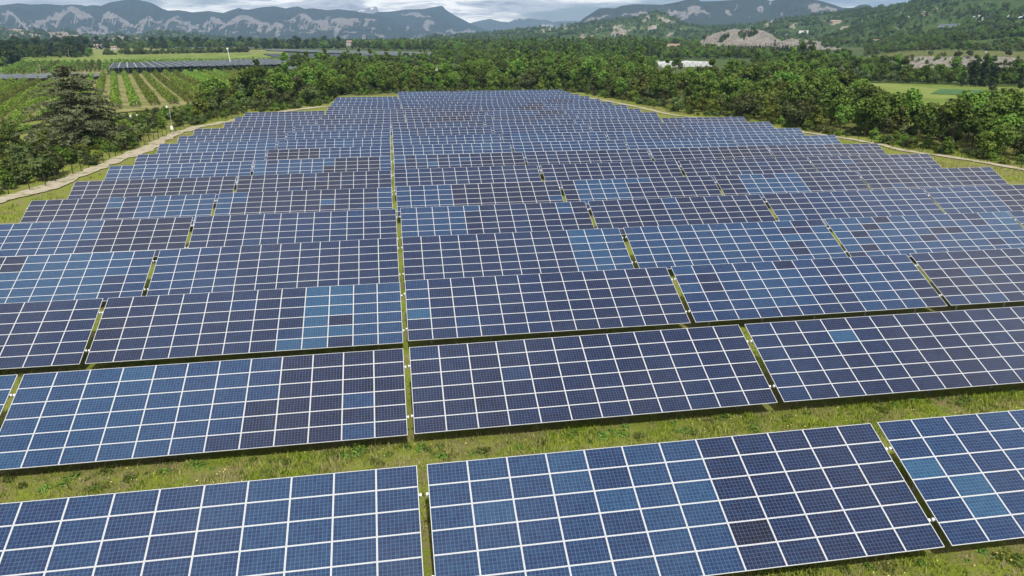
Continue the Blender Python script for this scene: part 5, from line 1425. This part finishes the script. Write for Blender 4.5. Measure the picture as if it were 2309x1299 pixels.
# longer grass on the flanks of the field
x, y = jitter_points(-75, -36, 75, 260, .9, 61); QX, QY = P(np.stack([x, y, x * 0], -1)); lt = np.interp(QX, *np.array(LTRACK, float).T)
k1 = (QX > -60) & (np.abs(QY - lt) > 4 + 10 * (QX < 330) - 4 * (QX > 450)) & (QY < 520) & (fbm(x * .2, y * .2, 2) > .42)
x2, y2 = jitter_points(55, 125, 95, 260, .9, 62); QX, QY = P(np.stack([x2, y2, x2 * 0], -1)); rt_ = np.interp(QX, *np.array(RTRACK, float).T)
k2 = (QX > 1250) & (QX < 2400) & (np.abs(QY - rt_) > 4) & (fbm(x2 * .2, y2 * .2, 2) > .42)
fx2, fy2 = np.concatenate([x[k1], x2[k2]]), np.concatenate([y[k1], y2[k2]])
dr = fbm(fx2 * .12, fy2 * .12, 5, 4)
v, f, tn_ = tufts(0, fx2, fy2, RNG.uniform(.2, .5, len(fx2)), 5, 7, .02, .3)
me = mesh_from("rough_grass", v, f, M['blades']); attr(me, "tone", tn_, 'FACE'); attr(me, "dry", np.repeat(dr, 7), 'FACE')
o = link("rough_grass", me, kind="stuff"); o["label"] = "rough grass on both flanks of the panel field"

# leafy weeds: a few broad leaves each
WEEDS = []
for i in range(4):
    rng = np.random.default_rng(800 + i); n = [70, 110, 90, 50][i]; R_ = [.32, .48, .40, .26][i]
    d = rng.normal(size=(n, 3)); d[:, 2] = np.abs(d[:, 2]); d /= np.linalg.norm(d, axis=1, keepdims=True)
    lob = rng.uniform(-.25, .25, (5, 2)) * R_ * 2.6; c = d * R_ * rng.uniform(.4, 1, n)[:, None] * [1, 1, .85]; c[:, :2] += lob[rng.integers(0, 5, n)]; c[:, 2] += .06
    v, f = quads(c, d + rng.normal(size=(n, 3)) * .4 + [0, 0, .5], rng.uniform(.09, .22, n), .7, rng)
    me = mesh_from("leaves", v, f, M['weed']); attr(me, "tone", rng.uniform(.1, .95, n), 'FACE'); WEEDS.append(me)
b = MB(); [b.tube((0, 0, 0), (math.cos(a) * .2, math.sin(a) * .2, .28), .012, .006, 4) for a in (0, 1.3, 2.5, 3.9, 5.2)]; WSTEM = b.mesh("stem", M['weed'])
WPX = [(52, 1100), (160, 1083), (195, 1086), (175, 1074), (105, 1108), (220, 1106), (290, 1084), (305, 1080), (372, 1068), (380, 1047), (438, 1052), (430, 1044), (480, 1062), (455, 1056), (572, 1042), (545, 1070), (610, 1068), (618, 1044), (648, 1050), (690, 1046), (700, 1038), (742, 1028), (760, 1030), (770, 1024), (780, 1032), (808, 1026), (845, 1045), (880, 1030), (920, 1014), (912, 1008), (948, 1016), (955, 1010), (965, 1020), (985, 1028), (992, 1010), (975, 1034), (998, 1034), (1068, 1026), (1090, 1024), (1100, 1020), (1170, 1014), (1220, 1004), (1360, 988), (1352, 982), (1378, 976), (1400, 984), (1440, 990), (1412, 968), (1520, 976), (1540, 978), (1550, 968), (1565, 980), (1600, 952), (1622, 948), (1635, 944), (1768, 946), (1780, 942), (1700, 990 - 20), (1820, 936), (2120, 905), (2140, 912), (2165, 915), (2180, 908), (2130, 925), (2020, 918), (2030, 914), (2055, 905), (2095, 910), (2240, 900), (2290, 890), (1990, 930), (1520, 960), (1330, 1000), (1290, 985), (860, 1050), (560, 1055), (330, 1072), (240, 1070), (20, 1085), (140, 1098), (1960, 1285), (1900, 1290), (2080, 1275), (2180, 1270), (2250, 1262), (2290, 1270), (1830, 1296), (2010, 1292), (2215, 1250), (1560, 1290 + 5)]
for i, (px, py) in enumerate(WPX):
    g_ = G(px, py); s = RNG.uniform(.45, 1.0)
    rr = 0 if py > 1200 else 1; tx = [q[0] for q in ROWS[rr][1]]; kk = max([j for j in range(len(tx)) if tx[j] <= g_[0] + .3] or [0])
    cc_ = min(12, max(1, int((g_[0] - tx[kk]) / PW) + 1)); nm_ = [["left", "middle", "right"], ["leftmost", "left", "middle", "right"]][rr][kk]
    t = thing("weed", f"leafy weed before the {NUM[cc_ - 1]} module column of the {'front' if rr == 0 else 'second'} row's {nm_} table", "weed", (g_[0], g_[1], .06), "weeds between the panel rows", RNG.uniform(0, 6.28)); t.scale = (s, s, s * RNG.uniform(.7, 1.1))
    link("leaves", WEEDS[i % 4], t); link("stem", WSTEM, t)
# small yellow and white flowers
fxy = [jitter_points(-20, 45, 27, 34, .55, 71), jitter_points(3, 45, 15, 22, .5, 72)]
x, y = np.concatenate([q[0] for q in fxy]), np.concatenate([q[1] for q in fxy]); k = fbm(x * .5, y * .8, 51, 3) > .60; x, y = x[k], y[k]
rng = np.random.default_rng(9); c = np.stack([x, y, rng.uniform(.18, .42, len(x))], 1)
v, f = quads(c, rng.normal(size=(len(x), 3)) * .3 + [0, -.3, 1], rng.uniform(.035, .08, len(x)), 1.0, rng)
o = link("wildflowers", mesh_from("wildflowers", v, f, simple("yellow_petals", (0.62, 0.52, 0.16), .7, 0, .3, 20)), kind="stuff"); o["label"] = "tiny yellow flowers in the grass between the rows"

# ------------------------------------------------------------------ air: a closed box of thin haze round everything
hz = bpy.data.materials.new("valley_haze"); hz.use_nodes = True; hn = hz.node_tree.nodes
for q in list(hn):
    if q.type != 'OUTPUT_MATERIAL': hn.remove(q)
pv = hn.new("ShaderNodeVolumePrincipled"); pv.inputs["Density"].default_value = HAZE_DENSITY; pv.inputs["Color"].default_value = (0.40, 0.64, 1.0, 1); pv.inputs["Anisotropy"].default_value = 0.1
hz.node_tree.links.new(pv.outputs[0], next(q for q in hn if q.type == 'OUTPUT_MATERIAL').inputs["Volume"])
b = MB(); b.box(-12000, 12000, -12000, 12000, -12.0, 650.0)
link("haze", b.mesh("haze", hz), kind="stuff")
